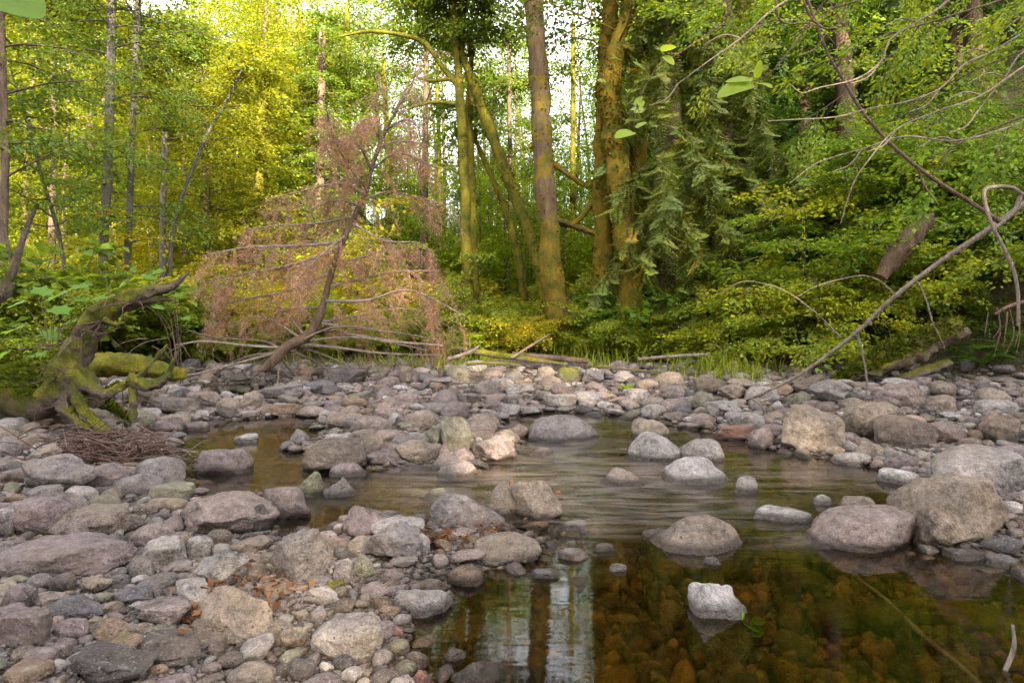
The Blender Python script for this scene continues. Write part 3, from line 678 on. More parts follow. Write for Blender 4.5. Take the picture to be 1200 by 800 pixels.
# ---------------------------------------------------------------- leaf, spray and frond templates
def leaf_verts(base, d, n, L, W, fold=.18):
    """a pointed leaf of four triangles: base, two sides, tip"""
    y = unit(np.cross(n, d)); m = base + d * L * .45
    return np.array([base, m + y * W * .5 + n * fold * W, base + d * L, m - y * W * .5 + n * fold * W, m])
LF = np.array([[0, 4, 1], [1, 4, 2], [2, 4, 3], [3, 4, 0]])
def spray_tpl(seed, nleaf=18, L=.16, W=.11, spread=.34, droop=.12):
    """a leafy twig of length 1 lying along x with its leaves in a loose layer"""
    r = np.random.default_rng(seed); V = []; Fc = []; Cc = []
    for i in range(nleaf):
        t = r.uniform(.08, 1.0); s = (-1) ** i
        y = s * spread * r.uniform(.1, 1) * (1.1 - t * .6); x = t + abs(y) * .4
        b = np.array([x, y, -droop * x * x + r.normal(0, .045)])
        d = unit(np.array([.8, s * r.uniform(.2, 1.2), r.normal(-.15, .3)])); n = unit(np.array([r.normal(0, .35), r.normal(0, .35), 1]))
        n = unit(n - d * (n @ d)); k = r.uniform(.7, 1.2)
        Fc.append(LF + len(V) * 5); V.append(leaf_verts(b, d, n, L * k, W * k)); Cc.append(np.full((5, 3), r.uniform(.75, 1.25)))
    return np.concatenate(V), np.concatenate(Fc), np.concatenate(Cc)
def frond_tpl(seed, n=13, wid=.22, droop=.45, lw=.055, arch=.25, jag=0.1):
    """a fern or cedar frond of length 1: narrow leaflets down both sides of a drooping midrib"""
    r = np.random.default_rng(seed); V = []; Fc = []; Cc = []
    for i in range(n):
        t = (i + .6) / n; w = wid * math.sin(math.pi * min(1, t * .82 + .16)) * r.uniform(1 - jag * 2, 1 + jag)
        b = np.array([t, 0, arch * t - (arch + droop) * t * t])
        for s in (-1, 1):
            d = unit(np.array([.45, s, r.normal(-.18, .12)])); nn = unit(np.array([0.1, 0, 1.0])); nn = unit(nn - d * (nn @ d))
            Fc.append(LF + len(V) * 5); V.append(leaf_verts(b, d, nn, w, lw * r.uniform(.8, 1.2), .1)); Cc.append(np.full((5, 3), r.uniform(.8, 1.2)))
    return np.concatenate(V), np.concatenate(Fc), np.concatenate(Cc)
def needle_tpl(seed, n=26, L=.16, droop=.9):
    """a drooping dead twig of length 1 with thin brown needles"""
    r = np.random.default_rng(seed); V = []; Fc = []; Cc = []
    for i in range(n):
        t = r.uniform(0, 1); b = np.array([t * .8, 0, -droop * t * t * .6]) + r.normal(0, .03, 3)
        d = unit(np.array([r.uniform(.0, .8), r.normal(0, .7), r.normal(-.8, .45)])); nn = unit(np.cross(d, r.normal(0, 1, 3)))
        Fc.append(LF + len(V) * 5); V.append(leaf_verts(b, d, nn, L * r.uniform(.6, 1.3), .022, 0)); Cc.append(np.full((5, 3), r.uniform(.7, 1.3)))
    return np.concatenate(V), np.concatenate(Fc), np.concatenate(Cc)
SPR = [spray_tpl(i) for i in range(5)]; SPRB = [spray_tpl(20 + i, 11, .26, .19, .36) for i in range(4)]; SPRF = [spray_tpl(40 + i, 26, .10, .07, .40, .05) for i in range(4)]
FRN = [frond_tpl(i) for i in range(3)]; CED = [frond_tpl(10 + i, 20, .24, .85, .05, .1, .3) for i in range(4)]; NDL = [needle_tpl(i) for i in range(4)]
def lite(tpl):
    """the same spray with plain two-triangle leaves, for plants farther off"""
    v, f, c = tpl; n = len(v) // 5; k = (np.arange(n)[:, None] * 5 + np.arange(4)).ravel()
    return v[k], np.concatenate([np.array([[0, 2, 1], [0, 3, 2]]) + 4 * i for i in range(n)]), c[k]
SPRL = [lite(t) for t in SPR]; SPRFL = [lite(t) for t in SPRF]; FRNL = [lite(frond_tpl(70 + i, 9, .26, .6, .09, .15, .2)) for i in range(3)]; CEDL = [lite(t) for t in CED]
def sprays(mb, tpls, pos, dirs, scale, r, up=1.0, col=None, jit=.35):
    pos = np.asarray(pos, float); n = len(pos)
    if n == 0: return
    which = r.integers(0, len(tpls), n); Z = r.normal(0, jit, (n, 3)) + [0, 0, up]; dirs = unit(np.asarray(dirs, float) + r.normal(0, .12, (n, 3)))
    scale = np.broadcast_to(scale, (n,)); col = np.broadcast_to(col if col is not None else np.ones(3), (n, 3))
    hue = r.normal(0, 1, (n, 1)); tint = np.hstack([1 + .16 * hue, 1 + .07 * hue, 1 - .05 * hue]) * r.uniform(.75, 1.2, (n, 1))
    for i, (tv, tf, tc) in enumerate(tpls):
        k = which == i
        if k.any(): stamp(mb, tv, tf, pos[k], dirs[k], Z[k], scale[k], col[k] * tint[k], tc)

# ---------------------------------------------------------------- trees
def limb_path(p, d, L, r, n=5, sag=-.1, wig=.12):
    P = [np.array(p, float)]; d = unit(d)
    for i in range(n):
        d = unit(d + r.normal(0, wig, 3) + [0, 0, sag / n * 2]); P.append(P[-1] + d * L / n)
    return np.array(P)
def crown_on(wood, leaf, Q, rad, r, t0=.2, nl=40, len_=(1.2, 2.6), tpls=SPR, sc_=.55, per=10, rise=.25, sag=-.15, limb_r=.022, side=3, taper=.6):
    """limbs up the trunk path Q, side twigs on them and leafy sprays along both"""
    n = len(Q); pos = []; dr = []
    for i in range(nl):
        t = t0 + (1 - t0) * ((i + r.random()) / nl); q = Q[min(int(t * (n - 1)), n - 1)]
        a = i * 2.4 + r.normal(0, .4); L = r.uniform(*len_) * (1 - taper * (t - t0) / (1 - t0))
        d = np.array([math.cos(a), math.sin(a), rise + r.normal(0, .2)])
        P = limb_path(q, d, L, r, 5, sag); Pq, T = add_tube(wood, P, [limb_r * (.6 + L * .25), limb_r * .25], 4, 6, cap=False)
        segs = [P]
        for s_ in range(side):
            j = 1 + int(r.integers(0, 4)); b = P[j]; dd = unit(P[j] - P[j - 1] + np.cross(P[j] - P[j - 1], [0, 0, 1]) * r.choice([-1, 1]) * r.uniform(.6, 1.4) * 1)
            S = limb_path(b, dd, L * r.uniform(.3, .6), r, 3, sag); add_tube(wood, S, [limb_r * .35, limb_r * .12], 3, 4, cap=False); segs.append(S)
        for S in segs:
            m = max(2, int(per * (1 if S is P else .6)))
            u = r.uniform(.22, 1.0, m) * (len(S) - 1.001); k = u.astype(int); f = (u - k)[:, None]
            pp = S[k] * (1 - f) + S[k + 1] * f; tt = unit(S[k + 1] - S[k]); sd_ = np.cross(tt, [0, 0, 1.0]) * r.choice([-1, 1], (m, 1)) * r.uniform(.2, 1.3, (m, 1))
            pos.append(pp + r.normal(0, .06, pp.shape)); dr.append(tt * .8 + sd_ + [0, 0, -.1])
    pos = np.concatenate(pos); dr = np.concatenate(dr)
    sprays(leaf, tpls, pos, dr, r.uniform(.7, 1.25, len(pos)) * sc_, r)
TREES = []      # (root, px, py, base words)
def tree(px_path, d, rads_px, bark, leafm, label, seed, top=10, name='tree', crown=None, tuft=0, rough=.12, lean_d=0.0, group=None, extra=None, tint=None):
    """px_path: photo pixels from foot to the highest point in view; the trunk goes on above the frame to `top` metres"""
    r = np.random.default_rng(seed)
    W = [at(x, y, d + lean_d * i / max(1, len(px_path) - 1)) for i, (x, y) in enumerate(px_path)]
    g = gz(W[0][0], W[0][1]); base = np.array([W[0][0], W[0][1], g - .1])
    if W[0][2] > g + .1: W = [base] + W
    else: W[0][2] = g - .1
    if top > W[-1][2]:
        d_ = unit(W[-1] - W[-2]); d_ = unit(d_ * [.5, .5, 1]); n_ = 3
        for i in range(n_): W.append(W[-1] + d_ * (top - W[-1][2]) / (n_ - i) / max(d_[2], .3) + r.normal(0, .08, 3) * [1, 1, 0])
    W = np.array(W); rad = [x / F * d / 2 for x in rads_px]; 
    root = empty(name, W[0]); org = W[0].copy(); P = W - org
    tr = MB(); Qd = [tuple(p) for p in P]
    lens = np.concatenate([[0], np.cumsum(np.linalg.norm(np.diff(P, axis=0), axis=1))]); nn = int(lens[-1] / .14) + 4
    # widths are given along the part in view; taper on above it
    vis = len(px_path) + (1 if len(W) > len(px_path) + (3 if top > 0 else 0) else 0)
    rr = list(rad) + [rad[-1] * .35]
    tvis = (len(px_path) - 1) / (len(P) - 1)
    ts = list(np.linspace(0, tvis, len(rad))) + [1.0]
    rs_ = np.interp(np.linspace(0, 1, 40), ts, rr); rs_[:3] *= [1.35, 1.18, 1.07]
    Q, T = add_tube(tr, P, rs_, 14 if rad[0] > .08 else 8, nn, rough, seed, freq=3.2 if rough > .15 else 4, fine=.012 if rough > .15 else .003)
    if extra:                                   # side limbs drawn from the photo: pixel paths at their own distance
        for path, r0, r1, dd in extra:
            E = np.array([at(x, y, dd + (k_ * .0)) for x, y in path]) - org
            # start inside the trunk
            j = np.argmin(np.linalg.norm((Q - E[0])[:, [0, 2]], axis=1)); E[0] = Q[j]
            add_tube(tr, E, [r0 / F * dd / 2, r1 / F * dd / 2], 7, 14, .15, seed + 3)
    wood = MB(); leaf = MB()
    if crown: crown_on(tr, leaf, Q, None, r, **crown)
    o = tr.build('trunk', M[bark], root)
    if crown:
        c_ = leaf.build('crown', M[leafm], root)
        if tint: c_.color = (*tint, 1)
    if tuft:
        V, Fq, Q2, T2 = tube(P, rs_, 24, nn * 2, rough, seed, False, 3.2); zz = V[:, 2]
        pick = r.integers(0, len(V), tuft); pick = pick[zz[pick] < 7.5]
        N_ = fbm(V[pick], 2.0, seed + 50, 3); pick = pick[N_ > -.12]
        C_ = Q2[np.clip(pick // 24, 0, len(Q2) - 1)]; out_ = unit(V[pick] - C_)
        mm = MB(); tv = np.array([[0, -.3, 0], [0, .3, 0], [1, 0, .1], [.5, .0, .2]]); tf = np.array([[0, 1, 3], [1, 2, 3], [2, 0, 3]])
        col = np.where(r.random((len(pick), 1)) < .5, [1.25, .8, .7], [.7, .95, .8]) * r.uniform(.6, 1.2, (len(pick), 1))
        stamp(mm, tv, tf, V[pick] + r.normal(0, .006, (len(pick), 3)), out_ * 1.0 + r.normal(0, .6, out_.shape) + [0, 0, -.35], r.normal(0, 1, out_.shape), r.uniform(.035, .085, len(pick)), col)
        mm.build('moss_clumps', M['moss'], root)
    tag(root, label, 'tree', group); USED.add(label.lower()); return root

up_ = dict(t0=.42, nl=30, len_=(1.2, 2.6), per=8, sc_=.5)
# left: slim pale alders in front of the golden wood
GA = 'slim alders on the left bank'
tree([(122,405),(121,300),(127,180),(130,60),(131,0)], 13.5, (11,10,10,9,9), 'pale', 'leaf', 'pale spotted slim trunk, straightest and thickest left of the red dead tree', 1, 13, 'alder_tree', dict(up_, t0=.2, nl=44), group=GA)
tree([(149,405),(150,300),(155,160),(160,40),(162,0)], 14.5, (8,7.5,7,7,6), 'pale', 'leaf', 'thin grey trunk close to the right of the thick pale spotted trunk', 2, 12, 'alder_tree', dict(up_, t0=.2, nl=44), group=GA)
tree([(192,400),(191,250),(195,120),(198,60)], 17, (8,7,6.5,5), 'pale', 'gold', 'lichen-grey narrow trunk whose top ends below the blue gap of sky', 3, 8.6, 'alder_tree', dict(t0=.15, nl=40, len_=(1.0, 2.2), per=9, sc_=.5), group=GA)
tree([(6,400),(4,300),(6,180),(3,90),(1,0)], 10.5, (10,9,8,8,7), 'brown', 'leaf', 'dark trunk cut by the left edge of the photo', 4, 11, 'alder_tree', dict(up_, t0=.25, nl=40), group=GA)
tree([(84,400),(72,290),(50,210),(28,130),(12,80)], 12.5, (5,4.5,4,3,2), 'pale', 'leaf', 'thin bent sapling leaning left behind the mossy fallen trunk', 5, 5.8, 'sapling', dict(t0=.3, nl=22, len_=(.5, 1.2), per=7, sc_=.4), group=GA)
tree([(200,400),(203,270),(235,175),(262,125),(282,85)], 15, (5,4.5,4,3.5,2.5), 'pale', 'gold', 'thin sapling arching up to the right before the golden leaves', 6, 7.2, 'sapling', dict(t0=.3, nl=26, len_=(.6, 1.4), per=7, sc_=.45), group=GA)
# centre: mossy maples
GM = 'mossy trunks beyond the stream'
tree([(551,397),(547,300),(544,200),(538,100),(533,0)], 15, (14,12,12,10,8), 'mossy', 'leaf', 'upright mossy trunk with dark arching side branches, left one of the close pair', 7, 8.8, 'maple_tree', dict(up_, nl=22, t0=.5, len_=(1.2, 2.4), per=9), 1600, .22, group=GM,
     extra=[([(537,98),(518,78),(497,50),(465,40),(430,37),(398,43)],8,3,15),([(541,128),(532,122),(505,120),(477,128)],7,3,15),([(541,97),(528,93),(508,95),(490,92)],6,3,15),
            ([(536,62),(548,38),(560,14),(566,-4)],5,2,15),([(535,55),(520,35),(500,20),(470,-6)],6,2,15)])
tree([(558,397),(555,300),(552,200),(550,130),(552,60)], 15.6, (12,10,9,8,6), 'mossy', 'leaf', 'upright mossy trunk, right one of the close pair', 8, 8.6, 'maple_tree', dict(up_, nl=14, t0=.6, len_=(.8,1.6)), 1200, .22, group=GM)
tree([(640,345),(628,300),(608,240),(588,190),(570,140),(553,95),(538,50),(528,0)], 15, (15,15,15,14,13,12,9,7), 'mossy', 'leaf', 'mossy trunk leaning strongly left behind the tall bark-topped one', 9, 9.0, 'maple_tree', dict(up_, nl=14, t0=.66, len_=(.8,1.6)), 2200, .2, group=GM)
tree([(614,350),(607,300),(590,240),(570,195),(556,160)], 17, (12,11,9,7,5), 'mossy', 'leaf', 'slimmer leaning mossy trunk farther back', 10, 6.8, 'maple_tree', dict(t0=.7, nl=12, len_=(.6, 1.3), per=8, sc_=.45), 900, .2, group=GM)
tree([(660,405),(656,385),(648,335),(643,270),(636,180),(632,90),(625,0)], 13, (22,27,27,24,22,22,21), 'mixed', 'leaf', 'tall trunk with bare brown bark above and yellow-green moss at its foot', 11, 9.5, 'maple_tree', dict(up_, t0=.72, nl=10, len_=(.8, 1.6)), 2200, .15, group=GM,
     extra=[([(640,255),(665,262),(700,275),(712,282)],8,7,13.4)])
tree([(706,400),(707,320),(705,230),(708,120),(716,0)], 13.4, (24,23,21,19,18), 'amber', 'leaf', 'amber mossy trunk standing between the bark-topped one and the thick one', 12, 14, 'maple_tree', dict(up_, t0=.55, nl=34, len_=(1.5, 3.0)), 3400, .25, group=GM,
     extra=[([(706,205),(692,240),(672,262),(655,262)],10,5,13.4),([(706,215),(690,218),(670,208),(622,172)],8,6,13.6)])
tree([(738,400),(738,330),(733,260),(722,180),(716,120),(722,60),(738,0)], 12.6, (32,30,27,27,24,20,18), 'amber', 'leaf', 'thick orange-mossed trunk with an S-bend', 13, 14, 'maple_tree', dict(up_, t0=.55, nl=34, len_=(1.5, 3.0)), 5200, .3, group=GM)
tree([(752,400),(748,300),(748,200),(750,100),(754,0)], 13, (30,26,24,22,20), 'amber', 'leaf', 'straight mossy trunk rising just behind the S-bend one', 14, 14, 'maple_tree', dict(up_, t0=.6, nl=30, len_=(1.5, 3.0)), 3400, .25, group=GM)
# slender background trunks between them
GB = 'slender trunks in the wood behind'
BT = [((300,395),(303,250),(309,60),14,20,9,'gold','slender trunk seen through the left part of the red needles'),((372,390),(374,230),(378,30),13,21,9,'leaf','slender brown trunk above the middle of the red dead tree'),
      ((410,390),(408,200),(407,0),10,22,11,'leaf','slender trunk just right of the red tree crown'),((498,385),(498,230),(500,40),9,20,10,'leaf','slender trunk left of the close mossy pair'),
      ((520,385),(516,250),(512,60),7,24,10,'leaf','very thin trunk close left of the mossy pair'),((600,385),(598,230),(596,30),7,24,10,'leaf','very thin trunk seen under the strongly leaning one'),
      ((670,380),(671,240),(672,20),8,23,11,'leaf','thin trunk in the gap right of the bark-topped tree'),((240,395),(243,250),(236,80),9,19,8,'gold','slender trunk among the golden leaves left of the red tree'),
      ((340,390),(346,200),(352,20),10,23,10,'gold','slender trunk above the base of the red dead tree'),((60,395),(62,220),(64,20),9,18,10,'gold','slender trunk among golden leaves near the left edge'),
      ((452,388),(455,240),(449,60),8,23,10,'leaf','thin trunk between the red crown and the mossy pair'),((577,388),(575,250),(580,100),7,25,10,'leaf','very thin trunk between mossy pair and leaning trunks')]
for i, (a, b, c, w, d, tp, lm_, lab) in enumerate(BT):
    tree([a, b, c], d, (w, w * .85, w * .6), 'brown' if i % 2 else 'mossy', lm_, lab, 30 + i, tp, 'slender_tree', dict(t0=.22, nl=46 if a[0] < 430 else 20, len_=(1.4, 3.0), per=9, sc_=.62, side=3), group=GB)

# ---------------------------------------------------------------- cedars
def cedar(px, py, d, h, label, seed, w=1.0, nb=60, low=.05, tint=(1, 1, 1), nm='cedar_tree', bark='cedarbark', rpx=26):
    r = np.random.default_rng(seed); p = at(px, py, d); g = gz(p[0], p[1]); root = empty(nm, (p[0], p[1], g - .1))
    tr = MB(); Q, T = add_tube(tr, [(0, 0, 0), (.05, 0, h * .5), (0, .05, h)], [rpx / F * d / 2, rpx / F * d / 2 * .7, .02], 12, 40, .2, seed)
    lf = MB(); pos = []; dr = []; col = []
    for i in range(nb):
        t = low + (1 - low) * (i + r.random()) / nb; a = i * 2.4 + r.normal(0, .5); L = w * (2.4 - 1.9 * t) * r.uniform(.6, 1.1)
        dv = np.array([math.cos(a), math.sin(a), .15]); S = limb_path((0, 0, t * h), dv, L, r, 6, -.9, .08)
        add_tube(tr, S, [.022, .006], 4, 7, cap=False)
        m = int(42 * L) + 10; u = r.uniform(.1, 1, m) * (len(S) - 1.001); k = u.astype(int); f = (u - k)[:, None]
        pp = S[k] * (1 - f) + S[k + 1] * f; tt = unit(S[k + 1] - S[k]); pos.append(pp); dr.append(tt * .5 + np.cross(tt, [0, 0, 1.]) * r.choice([-1, 1], (m, 1)) * r.uniform(.1, .8, (m, 1)) + [0, 0, -.55])
        col.append(np.where(r.random((m, 1)) < .035, [1.9, 1.05, .8], [1, 1, 1]))
    pos = np.concatenate(pos); dr = np.concatenate(dr)
    sprays(lf, CEDL, pos, dr, r.uniform(.28, .68, len(pos)), r, .5, np.concatenate(col), .7)
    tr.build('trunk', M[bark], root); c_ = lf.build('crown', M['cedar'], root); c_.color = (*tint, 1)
    tag(root, label, 'tree', 'cedars with drooping boughs'); USED.add(label.lower()); return root
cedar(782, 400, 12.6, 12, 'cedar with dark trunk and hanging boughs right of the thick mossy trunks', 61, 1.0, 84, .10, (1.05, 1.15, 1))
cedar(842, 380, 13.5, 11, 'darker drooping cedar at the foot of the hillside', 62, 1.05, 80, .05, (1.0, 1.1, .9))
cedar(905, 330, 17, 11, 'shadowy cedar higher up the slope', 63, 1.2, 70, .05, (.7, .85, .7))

# ---------------------------------------------------------------- the red dead tree
def dead_tree():
    r = np.random.default_rng(77); D = 9.6; org = at(345, 412, D); org[2] = gz(org[0], org[1]) - .02; root = empty('dead_conifer', org)
    tr = MB()
    main = [(318,425),(338,405),(358,396),(372,375),(383,340),(396,296),(413,258),(428,225),(438,190),(450,158),(468,122),(480,95)]
    P = np.array([at(x, y, D - .3 + .1 * i) for i, (x, y) in enumerate(main)]) - org
    P = np.vstack([[P[0] + [-.12, -.05, -.10]], P])
    Q, T = add_tube(tr, P, np.array([8,12,12,10,9,8,7.5,7,6,5,4,3,2]) / F * D / 2, 10, 60, .25, 5, fine=.01)
    br = MB(); nd = MB(); pos = []; dr = []; scs = []
    L_ = [  # limbs: pixel path, width, needles?, needle spray length
     ([(428,225),(400,215),(350,225),(312,235)],4,1,.34),([(438,195),(420,170),(395,165),(378,170)],4,1,.3),([(450,158),(430,140),(418,150)],3,1,.25),([(400,285),(350,288),(290,290),(235,300)],4,1,.36),
     ([(396,296),(345,310),(280,322),(232,330)],4,1,.36),([(388,320),(340,340),(280,352),(240,362)],4,1,.34),([(415,255),(370,262),(320,265),(285,270)],3,1,.34),([(425,232),(455,225),(490,232),(520,240)],3,1,.28),
     ([(438,195),(462,180),(488,185),(505,195)],3,1,.26),([(455,150),(476,140),(492,150)],3,1,.22),([(470,120),(483,100),(488,75)],2,1,.2),([(445,170),(470,165),(500,170)],3,1,.22),
     ([(410,262),(450,282),(490,285),(512,300)],3,1,.30),([(385,335),(430,325),(470,318),(515,318)],4,1,.3),([(380,350),(430,352),(480,340),(545,370)],4,1,.32),([(372,378),(420,370),(480,362),(540,390)],4,1,.3),
     ([(372,378),(425,385),(480,392),(520,400)],4,1,.24),([(390,310),(430,300),(460,290)],3,1,.28),([(420,240),(395,235),(365,245)],3,1,.3),([(405,275),(375,300),(345,330)],3,1,.3),
     ([(360,392),(310,372),(265,380),(240,375)],3,1,.24),([(430,222),(405,190),(388,150),(383,130)],3,1,.26),([(448,162),(440,130),(446,100)],3,1,.22),([(378,360),(330,365),(300,385)],3,1,.26),
     ([(343,402),(290,405),(240,400),(206,404)],4,0,0),([(338,405),(280,425),(230,438),(196,440)],4,0,0),([(335,405),(290,418),(250,432),(205,430)],3,0,0),([(342,408),(310,400),(250,395),(215,385)],3,0,0),
     ([(352,402),(400,408),(450,414),(520,416)],5,0,0),([(352,402),(390,420),(430,440),(455,452)],3,0,0),([(338,412),(345,440),(352,450)],2,0,0),([(330,410),(326,440),(323,470)],2,0,0),
     ([(345,405),(372,425),(388,440)],3,0,0),([(335,408),(300,440),(285,455)],2,0,0),([(360,396),(410,395),(450,400),(500,410)],3,0,0),([(362,392),(330,360),(312,350)],3,0,0),
     ([(358,398),(385,385),(425,382)],3,0,0),([(350,405),(320,420),(310,445)],3,0,0)]
    for path, w, nee, ln in L_:
        dz = r.uniform(-1.1, 1.1); pa = [at(x, y, D - .3 + .1 * 5 + dz * i / (len(path) - 1)) for i, (x, y) in enumerate(path)]
        E = np.array(pa) - org; j = np.argmin(np.linalg.norm((Q - E[0])[:, [0, 2]], axis=1)); E[0] = Q[j]
        q, t = add_tube(br, E, [w * 1.1 / F * D / 2, 1.2 / F * D / 2], 5, 14, .1, 3)
        for s_ in range(15 if nee else 6):           # side twigs
            k = r.integers(2, len(q)); dd = unit(t[k - 1] * .8 + r.normal(0, .55, 3) + [0, 0, -.3 if nee else -.1]); l = r.uniform(.2, .75) * (1 if nee else .7)
            S = limb_path(q[k - 1], dd, l, r, 4, -.9 if nee else -.2, .12); add_tube(br, S, [.005, .002], 3, 5, cap=False)
            if nee:
                m = int(20 * l) + 8; u = r.uniform(.1, 1, m) * (len(S) - 1.001); kk = u.astype(int); f = (u - kk)[:, None]
                pp = S[kk] * (1 - f) + S[kk + 1] * f; pos.append(pp); dr.append(unit(S[kk + 1] - S[kk]) + r.normal(0, .5, (m, 3)) + [0, 0, -.35]); scs.append(np.full(m, ln * .8) * r.uniform(.6, 1.2, m))
        if nee:
            m = 26; u = r.uniform(.3, 1, m) * (len(q) - 1.001); kk = u.astype(int); pos.append(q[kk]); dr.append(unit(t[kk]) + r.normal(0, .5, (m, 3)) + [0, 0, -.3]); scs.append(np.full(m, ln))
    sprays(nd, NDL, np.concatenate(pos), np.concatenate(dr), np.concatenate(scs), r, 1.0, None, .8)
    tr.build('trunk', M['cedarbark'], root); br.build('branches', M['paletwig'], root); nd.build('needles', M['rust'], root)
    tag(root, 'toppled dead conifer with rust-red needles leaning over the far stones', 'tree')
dead_tree()

# ---------------------------------------------------------------- shrubs, ferns and saplings of the banks
def shrub_proto(seed, h, nst, tpls, mat, spread=.7, sc_=.42, per=9, stemmat='brown', name='shrub', layered=False):
    r = np.random.default_rng(seed); root = empty(name); st = MB(); lf = MB(); pos = []; dr = []
    for i in range(nst):
        a = i * 2.4 + r.normal(0, .4); L = h * r.uniform(.7, 1.15); d = np.array([math.cos(a) * spread, math.sin(a) * spread, 1.0]); d = d * [r.uniform(.4, 1.2), r.uniform(.4, 1.2), 1]
        P = limb_path(np.array([math.cos(a), math.sin(a), 0]) * h * .06 * r.random() - [0, 0, .05], d, L, r, 6, -.75 if layered else -.4, .1); add_tube(st, P, [.012 * h ** .5, .004], 5, 9, cap=False)
        for s_ in range(5):
            j = r.integers(2, 7); a2 = r.uniform(0, 6.28); S = limb_path(P[j], [math.cos(a2), math.sin(a2), .15], L * r.uniform(.2, .42), r, 3, -.25); add_tube(st, S, [.006, .002], 3, 4, cap=False)
            u = r.uniform(.1, 1, per) * 2.99; k = u.astype(int); f = (u - k)[:, None]; pos.append(S[k] * (1 - f) + S[k + 1] * f)
            tt = unit(S[k + 1] - S[k]); dr.append(tt + np.cross(tt, [0, 0, 1.]) * r.choice([-1, 1], (per, 1)) * r.uniform(.2, 1.2, (per, 1)))
        pos.append(P[3:]); dr.append(unit(P[3:] - P[2:-1]) * [1, 1, .3] + r.normal(0, .3, (4, 3)))
    pos = np.concatenate(pos); dr = np.concatenate(dr); sprays(lf, tpls, pos, dr, r.uniform(.7, 1.25, len(pos)) * sc_, r, 1.0, None, .22)
    st.build('stems', M[stemmat], root); lf.build('foliage', M[mat], root); return root
def fern_proto(seed, n=16):
    r = np.random.default_rng(seed); mb = MB(); a = np.arange(n) * 2.4 + r.normal(0, .2, n)
    X = np.stack([np.cos(a), np.sin(a), r.uniform(.25, 1.1, n)], -1); sprays(mb, [frond_tpl(seed + i, 18, .17, .5, .05, .15) for i in range(3)], r.normal(0, .02, (n, 3)), X, r.uniform(.7, 1.1, n), r, 1.0, None, .1)
    root = empty('fern'); mb.build('fronds', M['fern'], root); return root
PRO = {'maple': [shrub_proto(200 + i, 2.0, 11, SPR, 'bush', .9, .44, 10, name='vine_maple', layered=True) for i in range(3)],
       'bush': [shrub_proto(210 + i, 1.3, 12, SPR, 'bush', .7, .34, 9, name='salmonberry_bush') for i in range(3)],
       'broad': [shrub_proto(220 + i, 1.2, 8, SPRB, 'leaf', .6, .50, 6, name='broad_leaved_shrub') for i in range(2)],
       'sap': [shrub_proto(240 + i, 1.9, 7, [frond_tpl(60 + j, 16, .30, .5, .06, .1, .2) for j in range(3)], 'fern', .55, .55, 9, name='hemlock_sapling', layered=True) for i in range(2)],
       'fern': [fern_proto(230 + i) for i in range(3)]}
LM2 = [(122,300,'thick pale spotted trunk',8),(340,300,'red dead tree',60),(552,330,'close mossy pair',10),(650,340,'bark-topped trunk',12),(738,320,'S-bend mossy trunk',14),
       (782,380,'drooping cedar',20),(1070,275,'broken log on the slope',20),(1060,410,'hollow mossy log',40),(965,470,'big lichen-spotted boulder',40),(100,440,'mossy fallen trunk',50),
       (1170,330,'hanging pale branch',20),(690,470,'pale stones mid-stream',20),(930,440,'long pale pole',20),(600,425,'driftwood heap',40)]
NM = {'sap': ('feathery young hemlock', 'sapling'), 'maple': ('airy vine maple with small layered leaves', 'vine maple'), 'bush': ('leafy salmonberry bush', 'shrub'), 'broad': ('broad-leaved shrub', 'shrub'), 'fern': ('arching green fern', 'fern')}
GP = {'sap': 'young hemlocks on the slope', 'maple': 'vine maples on the banks', 'bush': 'bushes on the banks', 'broad': 'broad-leaved shrubs on the banks', 'fern': 'ferns on the banks'}
